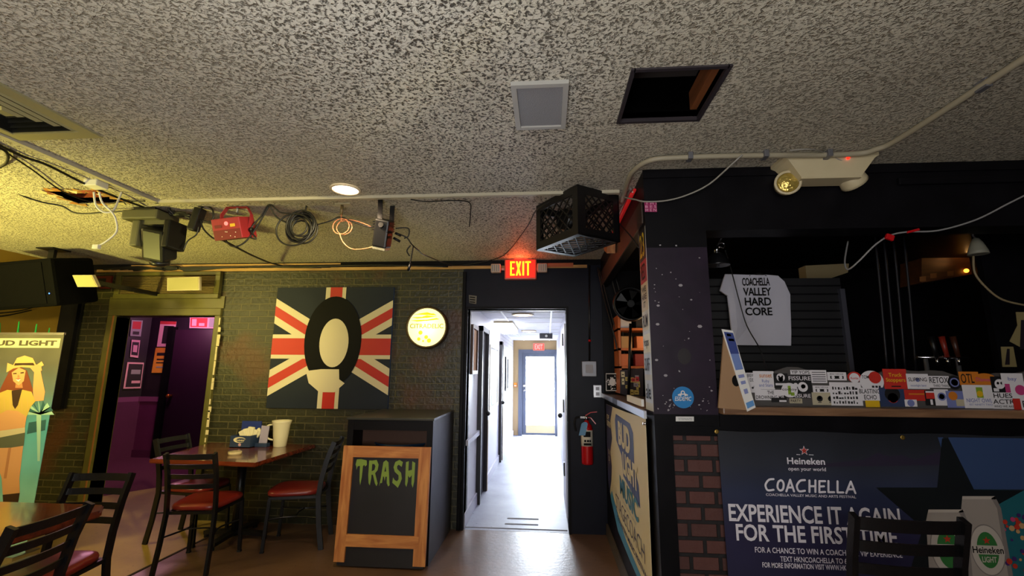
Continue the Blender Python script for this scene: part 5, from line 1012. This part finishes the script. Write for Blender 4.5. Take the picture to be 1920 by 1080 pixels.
# t-shirt and things behind the front opening
m = MB(); m.box((1.0, 3.2, 0), (1.98, 3.26, 2.13), mat('black_slatted_panel', '0c0c10', .55))
for k in range(14): m.box((1.0, 3.195, 1.33+k*.057), (1.98, 3.2, 1.34+k*.057), BLK)
m.box((1.955, 3.17, 1.3), (1.985, 3.2, 2.05), mat('grey_edge', '3a3a44', .5)); m.build('slatted_panel', None, 'black slatted panel behind the hanging white shirt', 'panel')
t = thing('tshirt', 'white shirt with black block lettering hanging behind the bar', 'shirt', (1.38, 3.1, 1.67))
FT = Fr((0, 3.10, 0), (1, 0, 0), UP); SH = mat('white_cotton', 'b8b6c2', .85, bump=(30, .2))
sil = [(1376, 647), (1483, 648), (1478, 600), (1470, 567), (1468, 556), (1476, 565), (1482, 552), (1471, 528), (1459, 517), (1437, 515), (1420, 518), (1403, 515), (1360, 514), (1355, 530), (1350, 545), (1366, 555), (1370, 600)]
m = MB(); P_ = [FT.px(*q) for q in sil]
fa = m.slab(FT, P_, .014, SH); body = m
bmesh.ops.triangulate(m.bm, faces=[f for f in m.bm.faces if len(f.verts) > 4]); bmesh.ops.subdivide_edges(m.bm, edges=m.bm.edges[:], cuts=3, use_grid_fill=True)
m.warp(lambda p_: Vector((p_.x, p_.y+.006*math.sin(p_.x*60+p_.z*6)*min(1, max(0, (2.1-p_.z)*3)), p_.z)))
for f in m.bm.faces: f.smooth = False
m.build('cloth', t)
m = MB(); FT2 = Fr((0, 3.088, 0), (1, 0, 0), UP)
for k, s_ in enumerate(('COACHELLA', 'VALLEY', 'HARD', 'CORE')): m.pxtext(FT2, s_, (1392, 1394, 1397, 1398)[k], 521+18.5*k, (1443, 1446, 1446, 1448)[k], 536+18.5*k, INK, .001, offset=.022, spacing=.95)
m.build('printed_letters', t)
MB().tube([P(1405, 517, 3.10), P(1420, 514, 3.12), P(1437, 517, 3.10), P(1421, 512, 3.15), (1.42, 3.19, 2.135)], .003, BMET).build('hanger', t)
t = thing('clamp_lamp', 'black metal dome clamp lamp hanging beside the plum pillar', 'lamp', P(1347, 480, 2.75))
c = P(1346, 498, 2.75); M_ = Matrix.Translation(c)
MB().lathe([(.068, 0), (.066, .006), (.058, .035), (.04, .065), (.018, .08), (.001, .082)], BMET, M_, 28).build('shade', t); MB().cyl(c+Vector((0, 0, .08)), c+Vector((0, 0, .115)), .015, CHR).build('socket', t)
m = MB(); m.tube([c+Vector((0, 0, .115)), c+Vector((.02, 0, .14)), c+Vector((.045, 0, .135)), c+Vector((.04, 0, .11)), c+Vector((.015, 0, .115))], .004, CHR); m.cyl(c+Vector((0, 0, .115)), Vector((c.x, c.y-.09, 2.265)), .005, BMET); m.build('clamp', t)
cable('lamp_cord', 'black lamp cord hanging down across the white shirt', [P(1360, 470, 2.75), P(1372, 510, 2.95), P(1385, 560, 3.0), P(1400, 610, 3.0), P(1425, 655, 2.9), P(1440, 700, 2.64)], .0035)
m = MB()
for px in (1652, 1668, 1686, 1706): m.tube([Vector((P(px-12, 440, 3.5).x, 3.5, 2.499)), P(px, 560, 3.5), P(px+12, 700, 3.5)], .008, mat('dark_strap', '1c1c24', .5), n=3)
m.build('hanging_straps', None, 'four dark straps hanging in the opening behind the bar', 'strap')
t = thing('wall_cabinet', 'brown cabinet lit warm orange high at the back of the bar', 'cabinet', (2.6, 4.3, 2.0))
BRC = wood_mat('brown_cabinet', '4a2a14', '63391c', .5, axis='X'); fr = Fr((0, 4.2, 0), (1, 0, 0), UP)
q = [fr.px(*k) for k in ((1728, 530), (1836, 512), (1836, 445), (1728, 468))]; MB().slab(fr, q, .25, BRC).build('cabinet_body', t)
m = MB(); fr2 = Fr((0, 4.195, 0), (1, 0, 0), UP)
for px, py in ((1730, 523), (1750, 517), (1782, 513)): m.pxpoly(fr2, [(px-6, py+5), (px+6, py+4), (px+6, py-5), (px-6, py-4)], mat('amber_card', '8a5a2c', .6), .001)
m.build('price_card', t); MB().sphere(fr2.p(*fr2.px(1810, 508), .01), .018, mat('amber_bulb', 'ffb050', .4, emit=('ff9a30', 4))).build('bulb', t)
lamp('cabinet_bulb', 'POINT', fr2.p(*fr2.px(1790, 478), .14), 3.2, (1, .5, .15), .04)
t = thing('beer_taps', 'row of beer taps on a steel rail behind the sticker board', 'beer tap', P(1768, 690, 3.1))
m = MB(); m.cyl(P(1719, 670, 3.1), P(1814, 671, 3.1), .010, CHR); m.build('rail', t)
for px, mm in ((1757, BPLA), (1777, mat('red_handle', '7a2014', .4)), (1798, mat('brown_handle', '3c1c10', .4))):
    q0 = P(px, 676, 3.09); m = MB(); m.cyl(q0+Vector((0, 0, .02)), q0+Vector((-.015, .0, .15)), .012, mm, r2=.017); h_ = m.build('tap_handle', t); MB().cyl(q0-Vector((0, 0, .03)), q0+Vector((0, 0, .02)), .009, CHR).build('spout', h_)
m = MB()
for px in (1735, 1795): m.cyl(P(px, 672, 3.1), Vector((P(px, 672, 3.1).x, 3.1, 0)), .012, GREYM)
m.build('rail_post', t)
t = thing('work_lamp', 'white hanging work lamp with a pale cord at the right behind the bar', 'lamp', P(1830, 455, 2.9))
c = P(1832, 462, 2.9); MB().lathe([(.05, -.05), (.047, -.03), (.03, .02), (.015, .05), (.001, .055)], mat('dull_white', '8a8878', .5), Matrix.Translation(c), 20).build('shade', t)
m = MB(); m.tube([c+Vector((0, 0, .05)), c+Vector((.0, 0, .09)), Vector((c.x, c.y-.2, 2.4)), Vector((c.x, 2.66, 2.42))], .005, GREYM); m.tube([P(1825, 480, 2.9), P(1828, 512, 2.9), P(1850, 540, 2.9), P(1880, 562, 2.9), P(1925, 573, 2.9)], .006, mat('pale_cord', '8c7c5c', .5)); m.build('cord', t)
m = MB(); fr = Fr((0, 3.3, 0), (1, 0, 0), UP); m.slab(fr, [fr.px(*q) for q in ((1893, 640), (1930, 660), (1935, 585), (1905, 585), (1908, 610))], .003, mat('aged_paper', '9a8a5c', .7)); m.pxpoly(fr, [(1912, 655), (1925, 655), (1922, 600), (1914, 600)], DKP, .001); m.build('wall_poster', None, 'tall torn yellowed poster at the right edge behind the bar', 'poster')
m = MB(); m.slab(fr, [fr.px(*q) for q in ((1880, 688), (1907, 688), (1900, 650), (1877, 650))], .003, MATS['aged_paper']); m.pxpoly(fr, [(1884, 684), (1893, 684), (1893, 654), (1888, 654)], DKP, .001); m.build('wall_notice', None, 'small yellowed notice below the torn poster behind the bar', 'notice')
m = MB(); fr = Fr((0, 3.6, 0), (1, 0, 0), UP); m.slab(fr, [fr.px(*q) for q in ((1514, 536), (1590, 511), (1592, 494), (1510, 498))], .1, mat('beige_soffit', '8a7a58', .6)); m.build('trim_14', kind='structure')
x_ = on(1862, 600, y=3.3).x; m = MB(); m.box((x_, 3.305, 0), (XR, 3.35, CZ), BLK); m.build('wall_bar_inner', kind='structure')
m = MB(); m.face([(XS+.06, 2.69, 2.5), (XR, 2.69, 2.5), (XR, YB-.02, 2.5), (XS+.06, YB-.02, 2.5)], BLK); m.build('ceiling_bar', kind='structure')
# white cord with red tape above the bar opening
t = thing('string_cord', 'grey cord with red tape looping under the top of the bar opening', 'cord', P(1670, 440, 2.47))
m = MB(); m.tube([P(1590, 452, 2.7), P(1584, 490, 2.6), P(1590, 505, 2.55), P(1610, 490, 2.5), P(1640, 460, 2.47), P(1668, 442, 2.46), P(1700, 435, 2.46), P(1760, 432, 2.46), P(1830, 412, 2.45), P(1890, 382, 2.42), P(1930, 362, 2.4)], .0045, mat('grey_cord', '8a8888', .5)); m.build('cord_run', t)
m = MB(); q0 = P(1668, 446, 2.455); m.box(q0-Vector((.02, .008, .012)), q0+Vector((.02, .008, .018)), GLOSSRED, rot=Matrix.Rotation(.4, 3, 'Y'), bevel=.004); m.build('red_tape', t); m = MB(); q0 = P(1712, 433, 2.455); m.box(q0-Vector((.03, .007, .006)), q0+Vector((.03, .007, .006)), GLOSSRED, rot=Matrix.Rotation(-.25, 3, 'Y'), bevel=.003); m.build('red_tape', t)
cable('white_cord', 'thin white cord drooping from the ceiling pipe to the magenta sticker', [on(1392, 290, z=CZ-.035), P(1370, 310, 2.3), P(1330, 345, 2.4), P(1290, 365, 2.45), P(1250, 376, 2.47), P(1210, 378, 2.48), P(1190, 374, 2.55), P(1170, 370, 2.7)], .0045, mat('white_cord', '8e8a80', .5))
cable('lamp_cord', 'thin pale cord from the ceiling pipe to the emergency light', [on(1480, 282, z=CZ-.036), on(1520, 280, z=CZ-.04), P(1550, 288, 2.33), P(1575, 300, 2.345), P(1595, 304, 2.36)], .0035, MATS['white_cord'])

# ------------------------------------------------------------------ furniture
def make_chair(label, loc, rz):
    t = thing('dining_chair', label, 'chair', (0, 0, 0), 0, 'black metal ladder back chairs with red seats')
    HWF, HWB = .195, .175
    # seat: padded trapezoid with rounded edge, front towards +y
    def ring(s_, z):
        P_ = []; K = 32
        for k in range(K):
            a = 2*PI*k/K; c_, n_ = math.cos(a), math.sin(a); e = .42
            x = math.copysign(abs(c_)**e, c_); y = math.copysign(abs(n_)**e, n_); w = HWF+.015 if y > 0 else HWB; w = HWB+(HWF+.02-HWB)*(y+1)/2
            P_.append(Vector((x*w*s_, .01+y*.205*s_+(.02*(1-x*x) if y > 0 else 0), z)))
        return P_
    m = MB(); R_ = [ring(s_, z) for s_, z in ((.93, .428), (1, .436), (1.015, .452), (.985, .468), (.88, .477), (.6, .482), (.25, .484))]
    R_ = [[m.bm.verts.new(p_) for p_ in r_] for r_ in R_]; i = m.mi(VINYL)
    for A, B in zip(R_, R_[1:]):
        for k in range(32): f = m.bm.faces.new((A[k], A[(k+1) % 32], B[(k+1) % 32], B[k])); f.material_index = i; f.smooth = True
    for q in (R_[0][::-1], R_[-1]): f = m.bm.faces.new(q); f.material_index = i; f.smooth = True
    m.build('seat', t, 'red vinyl seat pad', local=True)
    m = MB()
    for x in (-1, 1): m.bar([(x*HWB*.96, -.19, .418), (x*HWF*.96, .19, .418)], .02, .022, BMET, (1, 0, 0))
    m.bar([(-HWF*.96, .19, .418), (HWF*.96, .19, .418)], .02, .022, BMET, (0, 1, 0)); m.bar([(-HWB*.96, -.19, .418), (HWB*.96, -.19, .418)], .02, .022, BMET, (0, 1, 0)); m.build('seat_frame', t, local=True)
    for x in (-1, 1):
        m = MB(); m.bar([(x*(HWF-.005), .185, .415), (x*(HWF+.005), .205, .0)], .024, .024, BMET, (1, 0, 0)); m.box((x*(HWF+.005)-.014, .191, 0), (x*(HWF+.005)+.014, .219, .012), RUB); m.build('leg', t, local=True)
        m = MB(); m.bar([(x*(HWB+.012), -.255, 0), (x*(HWB+.006), -.222, .2), (x*HWB, -.20, .42), (x*HWB, -.215, .56), (x*HWB, -.25, .72), (x*HWB, -.30, .865)], .020, .040, BMET, (1, 0, 0)); m.build('leg', t, local=True)
    def slat(z, y, h_, name):
        m = MB(); pts = [(x*HWB, y-.022*(1-x*x), z) for x in [-1+.2*k for k in range(11)]]; m.bar(pts, h_, .006, BMET, (0, -.25, 1)); m.build(name, t, local=True)
    slat(.84, -.29, .042, 'top_rail')
    for z, y in ((.765, -.264), (.69, -.242), (.615, -.224)): slat(z, y, .036, 'back_slat')
    m = MB(); m.tube([(-HWB-.004, -.21, .25), (-.12, -.02, .25), (-.14, .1, .25), (-HWF+.0, .197, .25)], .007, BMET); m.tube([(HWB+.004, -.21, .25), (.12, -.02, .25), (.14, .1, .25), (HWF, .197, .25)], .007, BMET); m.tube([(-.12, -.02, .25), (0, .0, .25), (.12, -.02, .25)], .006, BMET); m.build('stretcher', t, local=True)
    t.location = loc; t.rotation_euler = (0, 0, rz); WM[t] = Matrix.Translation(Vector(loc)) @ Matrix.Rotation(rz, 4, 'Z'); return t
def copy_tree(o, parent=None):
    c = o.copy(); COL.objects.link(c)
    if parent is not None: c.parent = parent; c.matrix_parent_inverse = o.matrix_parent_inverse
    for ch in list(o.children): copy_tree(ch, c)
    return c
R_ = math.radians
A_ = make_chair('black chair nearest the camera at the far table, its back towards us', (-2.725, 3.70, 0), R_(9))
for lab, loc, rz in (('black chair in the shadow at the left end of the far table', (-3.20, 4.18, 0), R_(-92)),
                     ('black chair at the right side of the far table, near the trash cabinet', (-2.2, 4.16, 0), R_(103)),
                     ('black chair behind the near table, its shiny slats facing us', (-2.67, 2.44, 0), R_(186)),
                     ('black chair cut off at the lower left corner beside the near table', (-2.45, 1.95, 0), R_(96)),
                     ('black chair standing in front of the dark blue bar banner', (1.335, 2.20, 0), R_(-4))):
    c_ = copy_tree(A_); c_['label'] = lab; c_.location = loc; c_.rotation_euler = (0, 0, rz)
    if loc[0] > 0: c_.scale = (1.03, 1, 1.13)          # a taller seat than the others

def table(label, corners, th, base, ztop=.75):
    cx_ = sum(c[0] for c in corners)/4; cy_ = sum(c[1] for c in corners)/4; t = thing('dining_table', label, 'table', (base[0], base[1], 0), 0, 'dark wood bar tables')
    m = MB(); fr = Fr((0, 0, ztop), (1, 0, 0), (0, 1, 0)); m.slab(fr, corners, th, CWOOD, CWOOD); bmesh.ops.bevel(m.bm, geom=m.bm.edges[:], offset=.008, segments=2, affect='EDGES'); m.build('table_top', t)
    b = Vector((base[0], base[1], 0)); m = MB(); m.cyl(b+Vector((0, 0, .03)), b+Vector((0, 0, ztop-th-.01)), .038, BMET); m.build('pedestal', t)
    m = MB(); m.bar([b+Vector((-.28, 0, .045)), b+Vector((0, 0, .06)), b+Vector((.28, 0, .045))], .06, .03, BMET, (0, 1, 0)); m.bar([b+Vector((0, -.3, .045)), b+Vector((0, 0, .06)), b+Vector((0, .3, .045))], .06, .03, BMET, (1, 0, 0)); MB().box(b+Vector((-.2, -.2, ztop-th-.015)), b+Vector((.2, .2, ztop-th)), BMET).build('top_plate', t)
    for dx, dy in ((-.27, 0), (.27, 0), (0, -.29), (0, .29)): m.cyl(b+Vector((dx, dy, 0)), b+Vector((dx, dy, .035)), .02, RUB)
    m.build('base', t)
table('dark polished wood table against the brick wall below the painting', [(-3.30, 3.74), (-2.34, 3.69), (-2.32, 4.62), (-3.42, 4.62)], .035, (-2.80, 4.22))
table('dark polished wood table at the lower left edge of the picture', [(-3.6, 1.55), (-2.40, 1.55), (-2.36, 2.42), (-2.45, 2.52), (-3.6, 2.52)], .035, (-3.0, 2.05))

# napkin caddy and pitcher
t = thing('napkin_caddy', 'dark blue cardboard condiment caddy with napkins on the far table', 'caddy', (-2.93, 4.45, .75))
NB = mat('caddy_blue', '1c2c4a', .5); bx = (-3.03, 4.30, .75)
m = MB(); m.box((-3.03, 4.34, .75), (-2.83, 4.352, .86), NB); m.box((-3.03, 4.352, .75), (-3.018, 4.50, .86), NB); m.box((-2.842, 4.352, .75), (-2.83, 4.50, .86), NB); m.box((-3.03, 4.49, .75), (-2.83, 4.502, .98), mat('caddy_bright_blue', '16286a', .5)); m.box((-3.03, 4.34, .75), (-2.83, 4.5, .756), NB)
fr = Fr((-2.93, 4.3395, .81), (1, 0, 0), UP); m.disc(fr, -.005, .012, .062, CREAM, .001, ry=.026); m.disc(fr, .008, .010, .052, NB, .002, ry=.019); m.text(fr, 'beer', -.04, .0, .05, .022, CREAM, .003, offset=.01); m.disc(fr, -.0, -.032, .014, mat('caddy_pink', 'b08890', .5), .001); m.build('carton', t)
m = MB()
for k in range(5): m.box((-2.96+.02*k, 4.38+.015*k, .78), (-2.90+.02*k, 4.41+.015*k, .91+.012*(k % 3)), mat('napkin_paper', 'c8bfa0', .8), rot=Matrix.Rotation(.3*k-.5, 3, 'Y'), bevel=.008)
m.build('napkins', t)
t = thing('menu_holder', 'grey menu card in a dark blue stand beside the plastic pitcher', 'menu', (-2.76, 4.42, .75))
MB().box((-2.82, 4.40, .75), (-2.70, 4.46, .785), NB, bevel=.004).build('stand', t); MB().box((-2.79, 4.425, .78), (-2.71, 4.432, .945), mat('lilac_card', '9088a0', .6), rot=Matrix.Rotation(.08, 3, 'Y')).build('card', t)
t = thing('plastic_pitcher', 'tall off white plastic pitcher on the far table', 'pitcher', (-2.60, 4.46, .75))
PM = mat('pitcher_plastic', 'c4bca0', .4); M_ = Matrix.Translation((-2.60, 4.46, .75))
MB().lathe([(.055, 0), (.057, .005), (.068, .10), (.078, .20), (.086, .225), (.089, .235), (.089, .245), (.082, .245), (.075, .20), (.055, .012), (.001, .012)], PM, M_, 30).build('body', t)
MB().tube([(-2.67, 4.45, .955), (-2.73, 4.445, .945), (-2.745, 4.445, .89), (-2.725, 4.445, .83), (-2.665, 4.45, .81)], .009, PM).build('handle', t)
m = MB(); m.cyl((-2.75, 4.02, .75), (-2.75, 4.02, .775), .055, mat('ashtray_glass', 'b0a080', .2)); m.build('coaster_stack', None, 'small pale round stack on the far table near its front edge', 'coasters')

# trash cabinet and the framed board leaning on it
t = thing('trash_cabinet', 'tall black wooden trash cabinet with an open slot by the brick wall', 'cabinet', (-1.28, 4.22, 0))
x0, x1, y0, y1, zt = -1.645, -.93, 3.80, 4.61, 1.105
m = MB(); m.box((x0, y0, .0), (x0+.03, y1, zt-.02), BLKW); m.box((x1-.03, y0, 0), (x1, y1, zt-.02), mat('hall_lit_black_ply', '2c2c30', .45, noise=(8, '3c3c42', .8), bump=(10, .1))); m.box((x0, y1-.02, 0), (x1, y1, zt-.02), BLKW); m.box((x0+.03, y0, 0), (x1-.03, y0+.02, .84), BLKW); m.box((x0+.03, y0, 1.005), (x1-.03, y0+.02, zt-.02), BLKW); m.box((x0, y0-.004, 0), (x0+.05, y0, zt-.02), BLKW); m.box((x1-.05, y0-.004, 0), (x1, y0, zt-.02), BLKW)  # side towards the hall coloured lighter for the hall light on it
m.box((x0+.03, y0+.02, .0), (x1-.03, y1-.02, .03), BLKW); m.build('carcass', t)
MB().box((x0-.008, y0-.012, zt-.02), (x1+.008, y1, zt), mat('grey_black_top', '3a3a32', .35, noise=(6, '2c2c26', .7)), bevel=.004).build('top_board', t)
MB().box((x0+.03, y0+.25, .84), (x1-.03, y0+.27, 1.0), mat('slot_back', '4c2c18', .6)).build('inner_board', t)
m = MB(); m.lathe([(.18, .55), (.24, .86), (.25, .865), (.245, .875), (.23, .87), (.17, .56)], mat('blue_bin', '1c3c5c', .5), Matrix.Translation((-1.28, 4.15, 0)), 24); m.build('trash_bin', None, 'blue plastic trash bin standing inside the black cabinet', 'bin')
o_ = bpy.data.objects['trash_bin']
t = thing('framed_chalkboard', 'black board in a worn pine frame lettered in green, leaning on the cabinet', 'sign', (-1.3, 3.74, 0))
fr = Fr((-1.645, 3.715, .012), (1, .0, 0), (.0, .055, 1)); BWd, BHt = .715, .875
def brd(a0, b0, a1, b1, th, mm, l, name): f2 = Fr(fr.p(0, 0, l), fr.u, fr.v); return MB().slab(f2, [(a0, b0), (a1, b0), (a1, b1), (a0, b1)], th, mm).build(name, t)
MB().slab(fr, [(.02, .0), (BWd-.02, .0), (BWd-.02, BHt-.01), (.02, BHt-.01)], .012, mat('chalk_black', '1a191a', .45, noise=(3, '26242a', .6))).build('board', t)
brd(.0, .03, .085, BHt, .024, PINE, .018, 'frame_rail'); brd(BWd-.095, .02, BWd, BHt, .024, PINE, .018, 'frame_rail'); brd(.085, BHt-.085, BWd-.095, BHt, .024, PINEH, .018, 'frame_rail'); brd(.085, .14, BWd-.06, .225, .024, PINEH, .020, 'frame_rail')
m = MB(); GRL = mat('slime_green_paint', '7f9a3c', .5)
def drip(x0, ch):                                # fat letters with drips
    for poly in ch: m.poly(fr, [(x0+a*.094, .575+b*.20) for a, b in poly], GRL, .004)
Tt = [[(0, .78), (.08, .98), (.45, 1), (.95, .95), (1, .78), (.85, .72), (.78, .78), (.66, .74), (.64, .3), (.55, .02), (.46, .2), (.4, .74), (.2, .72), (.12, .58), (.08, .72)]]
Rr = [[(.1, .95), (.38, .95), (.40, .3), (.32, .02), (.2, .1), (.12, .4)], [(.38, .95), (.75, .98), (.95, .8), (.9, .6), (.7, .48), (.85, .28), (.98, .1), (.9, .0), (.75, .1), (.52, .42), (.39, .42), (.39, .55), (.62, .6), (.68, .74), (.58, .82), (.39, .82)]]
Aa_ = [[(.05, .0), (.15, .3), (.28, .9), (.5, .98), (.72, .9), (.88, .3), (.95, .05), (.84, .0), (.7, .12), (.66, .36), (.56, .36), (.5, .2), (.42, .36), (.34, .36), (.28, .12), (.14, .12)], ]
Ss = [[(.9, .92), (.6, 1), (.25, .92), (.12, .72), (.25, .55), (.6, .42), (.62, .28), (.5, .2), (.3, .24), (.14, .34), (.1, .14), (.4, .04), (.6, -.04), (.75, .1), (.9, .3), (.8, .52), (.45, .66), (.42, .76), (.55, .82), (.82, .74)]]
Hh_ = [[(.1, .92), (.34, .96), (.36, .2), (.26, .0), (.14, .1)], [(.64, .96), (.9, .9), (.9, .2), (.8, -.02), (.68, .12)], [(.34, .6), (.66, .64), (.66, .44), (.5, .34), (.36, .42)]]
for k, ch in enumerate((Tt, Rr, Aa_, Ss, Hh_)): drip(.105+k*.1005, ch)
m.poly(fr, [(.105+2*.1005+.094*a, .575+.2*b) for a, b in ((.42, .55), (.5, .76), (.58, .55))], MATS['chalk_black'], .0045); m.build('painted_letters', t)

# loudspeaker top left
t = thing('loudspeaker', 'big black loudspeaker hung in the upper left ceiling corner', 'speaker', (-4.75, 3.8, 2.03))
m = MB(); Rm = Matrix.Rotation(R_(14), 3, 'X') @ Matrix.Rotation(R_(-4), 3, 'Y'); m.box((-5.12, 3.74, 2.06), (-4.46, 4.14, 2.50), mat('black_cabinet', '050505', .8, spec=.08, bump=(150, .25)), rot=Rm, bevel=.03); bd = m.build('cabinet', t)
fr = Fr(Vector((-4.79, 3.94, 2.28))+Rm @ Vector((0, -.2005, 0)), Rm @ Vector((1, 0, 0)), Rm @ Vector((0, 0, 1))); MB().slab(Fr(fr.p(0, 0, .006), fr.u, fr.v), [(-.29, -.19), (.24, -.19), (.24, .19), (-.29, .19)], .006, mat('black_grille', '050505', .8, bump=(300, .6), spec=.1)).build('grille', bd); m = MB(); m.disc(fr, .275, -.10, .006, mat('blue_led', '4080ff', .4, emit=('3a70ff', 6)), .003, seg=12); m.build('power_led', bd)
m = MB(); m.bar([(-4.79, 3.96, 2.46), (-4.79, 3.96, CZ-.001)], .06, .03, BMET, (1, 0, 0)); m.box((-4.88, 3.88, CZ-.012), (-4.70, 4.05, CZ-.001), BMET); m.build('ceiling_bracket', t)
cable('wall_cable', 'cable bundle sagging below the loudspeaker on the mustard wall', [(XL+.012, 3.2, 2.02), (XL+.012, 3.8, 1.98), (XL+.012, 4.2, 2.05), (XL+.03, 4.45, 2.2)], .006, more=[[(XL+.012, 3.2, 1.99), (XL+.012, 3.9, 1.95), (XL+.012, 4.3, 2.07)]])

# standing promotional banner with a printed cowgirl figure
t = thing('standing_banner', 'tall printed roll up banner of a woman in a straw hat by the mustard wall', 'banner', (-4.5, 3.6, 0))
bx0, bx1 = -4.93, -4.105; FG = Fr((0, 3.6, 0), (1, 0, 0), UP)
GRD = bmat('teal_dusk_print', [(0, '9fd0c0'), (.35, '6fb8b4'), (.55, '4f9ca4'), (.72, '5c6c6c'), (.85, '54524a'), (1, '5c5848')])
m = MB(); m.slab(FG, [(bx0, .06), (bx1, .06), (bx1, 1.775), (bx0, 1.775)], .004, GRD)
SKIN = mat('print_skin', 'd29a68', .5); SKIN2 = mat('print_skin_shadow', 'b47a50', .5); HAT = mat('print_straw', 'cfa668', .5); HAIR = mat('print_auburn', '7c3a22', .5); SHRT = mat('print_plaid', 'c8a850', .5); DEN = mat('print_denim', '5a5f4c', .5); PALM = mat('print_palm', '2c5c60', .5); PALM2 = mat('print_pale_palm', 'a0c8b0', .5); DKB = mat('print_dark_brown', '3a2418', .5)
m.rect(FG, bx0+.03, 1.655, bx1-.022, 1.735, CREAM, .001); m.text(FG, 'BUD LIGHT', bx0+.14, 1.672, bx1-.05, 1.718, mat('print_charcoal', '4a4438', .5), .002, offset=.045)
q = lambda pts, mm, l: m.pxpoly(FG, [(p_[0], p_[1]) for p_ in pts], mm, l)
Z = lambda zx, zy: (zx/2.769, 590+zy/2.769)      # magnified crop to picture coordinates
zp = lambda pts, mm, l: q([Z(*p_) for p_ in pts], mm, l)
for k in range(9):
    a = PI*k/8; zp([(205, 510), (205+70*math.cos(a)-8, 500-60*math.sin(a)), (205+78*math.cos(a), 520-55*math.sin(a)), (210, 520)], PALM if k % 2 else PALM2, .001)
zp([(190, 520), (215, 520), (208, 760), (195, 760)], PALM2, .0012); zp([(150, 560), (240, 545), (235, 600), (140, 620)], PALM, .0011)
zp([(5, 380), (55, 280), (95, 265), (140, 290), (172, 390), (165, 440), (110, 430), (40, 440), (-10, 430)], HAIR, .0015)
zp([(172, 395), (178, 450), (228, 445), (235, 400), (212, 290), (180, 275)], SKIN, .002); zp([(158, 275), (185, 258), (215, 262), (220, 290), (180, 300)], SKIN, .003)
zp([(62, 300), (70, 345), (98, 368), (125, 345), (135, 290), (100, 275)], SKIN, .0022); zp([(85, 345), (115, 345), (120, 380), (80, 380)], SKIN2, .002)
zp([(82, 336), (110, 334), (98, 348)], WPAP, .003); zp([(70, 304), (88, 302), (88, 308), (70, 309)], DKB, .003); zp([(108, 300), (126, 297), (126, 304), (108, 306)], DKB, .003); zp([(95, 312), (100, 312), (104, 328), (92, 328)], SKIN2, .003); zp([(80, 333), (112, 330), (98, 337)], REDPAP, .0034)
zp([(35, 300), (40, 250), (70, 262), (90, 225), (130, 212), (172, 225), (190, 262), (218, 242), (230, 262), (200, 278), (110, 272), (70, 280)], HAT, .0026); zp([(75, 265), (80, 252), (175, 250), (182, 264), (120, 262)], DKB, .003)
zp([(-10, 410), (40, 390), (85, 395), (120, 390), (165, 400), (185, 450), (160, 480), (140, 530), (95, 500), (40, 495), (-10, 520)], SHRT, .0024); zp([(62, 395), (118, 385), (95, 470), (80, 490), (68, 470)], DKB, .003)
for k in range(6): zp([(-8+30*k, 430), (-6+30*k, 430), (-3+30*k, 500), (-5+30*k, 500)], HAT, .0028)
zp([(-10, 520), (40, 495), (95, 500), (140, 525), (128, 600), (-10, 620)], SKIN, .0021); zp([(-10, 605), (132, 585), (132, 612), (-10, 640)], CREAM, .003); zp([(-10, 632), (132, 608), (125, 680), (60, 690), (-10, 692)], DEN, .0024)
zp([(-5, 690), (60, 688), (122, 678), (108, 800), (102, 850), (104, 930), (30, 945), (15, 930), (10, 850), (-5, 800)], SKIN, .0018); zp([(45, 692), (60, 690), (35, 850), (20, 850)], SKIN2, .002); zp([(15, 935), (104, 925), (90, 1010), (20, 1010)], DKB, .0022)
m.build('printed_sheet', t); MB().box((bx0-.02, 3.5, 0), (bx1+.02, 3.7, .06), ALU, bevel=.01).build('base', t); MB().cyl((-4.5, 3.65, .06), (-4.5, 3.65, 1.76), .012, ALU).build('pole', t); MB().box((bx0, 3.598, 1.765), (bx1, 3.615, 1.785), ALU).build('top_rail', t)
m = MB(); GS = mat('green_plastic', '1f9a4c', .4)
for px, py, dx in ((6, 628, -6), (36, 628, 0), (66, 628, 3), (-14, 628, -8), (88, 632, 5)):
    b_ = P(px, py+6, 3.72); tp = P(px+dx, py-26+abs(px-30)*.15, 3.72); m.cyl(b_-Vector((0, 0, .25)), tp, .018, GS, r2=.004, seg=8)
c_ = P(36, 634, 3.72); m.cyl(Vector((c_.x, c_.y, 0)), Vector((c_.x, c_.y, c_.z-.2)), .02, GS); m.box(Vector((c_.x-.28, c_.y-.02, c_.z-.28)), Vector((c_.x+.26, c_.y+.02, c_.z-.2)), GS); m.build('green_spikes', None, 'green pointed plastic spikes poking up behind the standing banner', 'decoration')
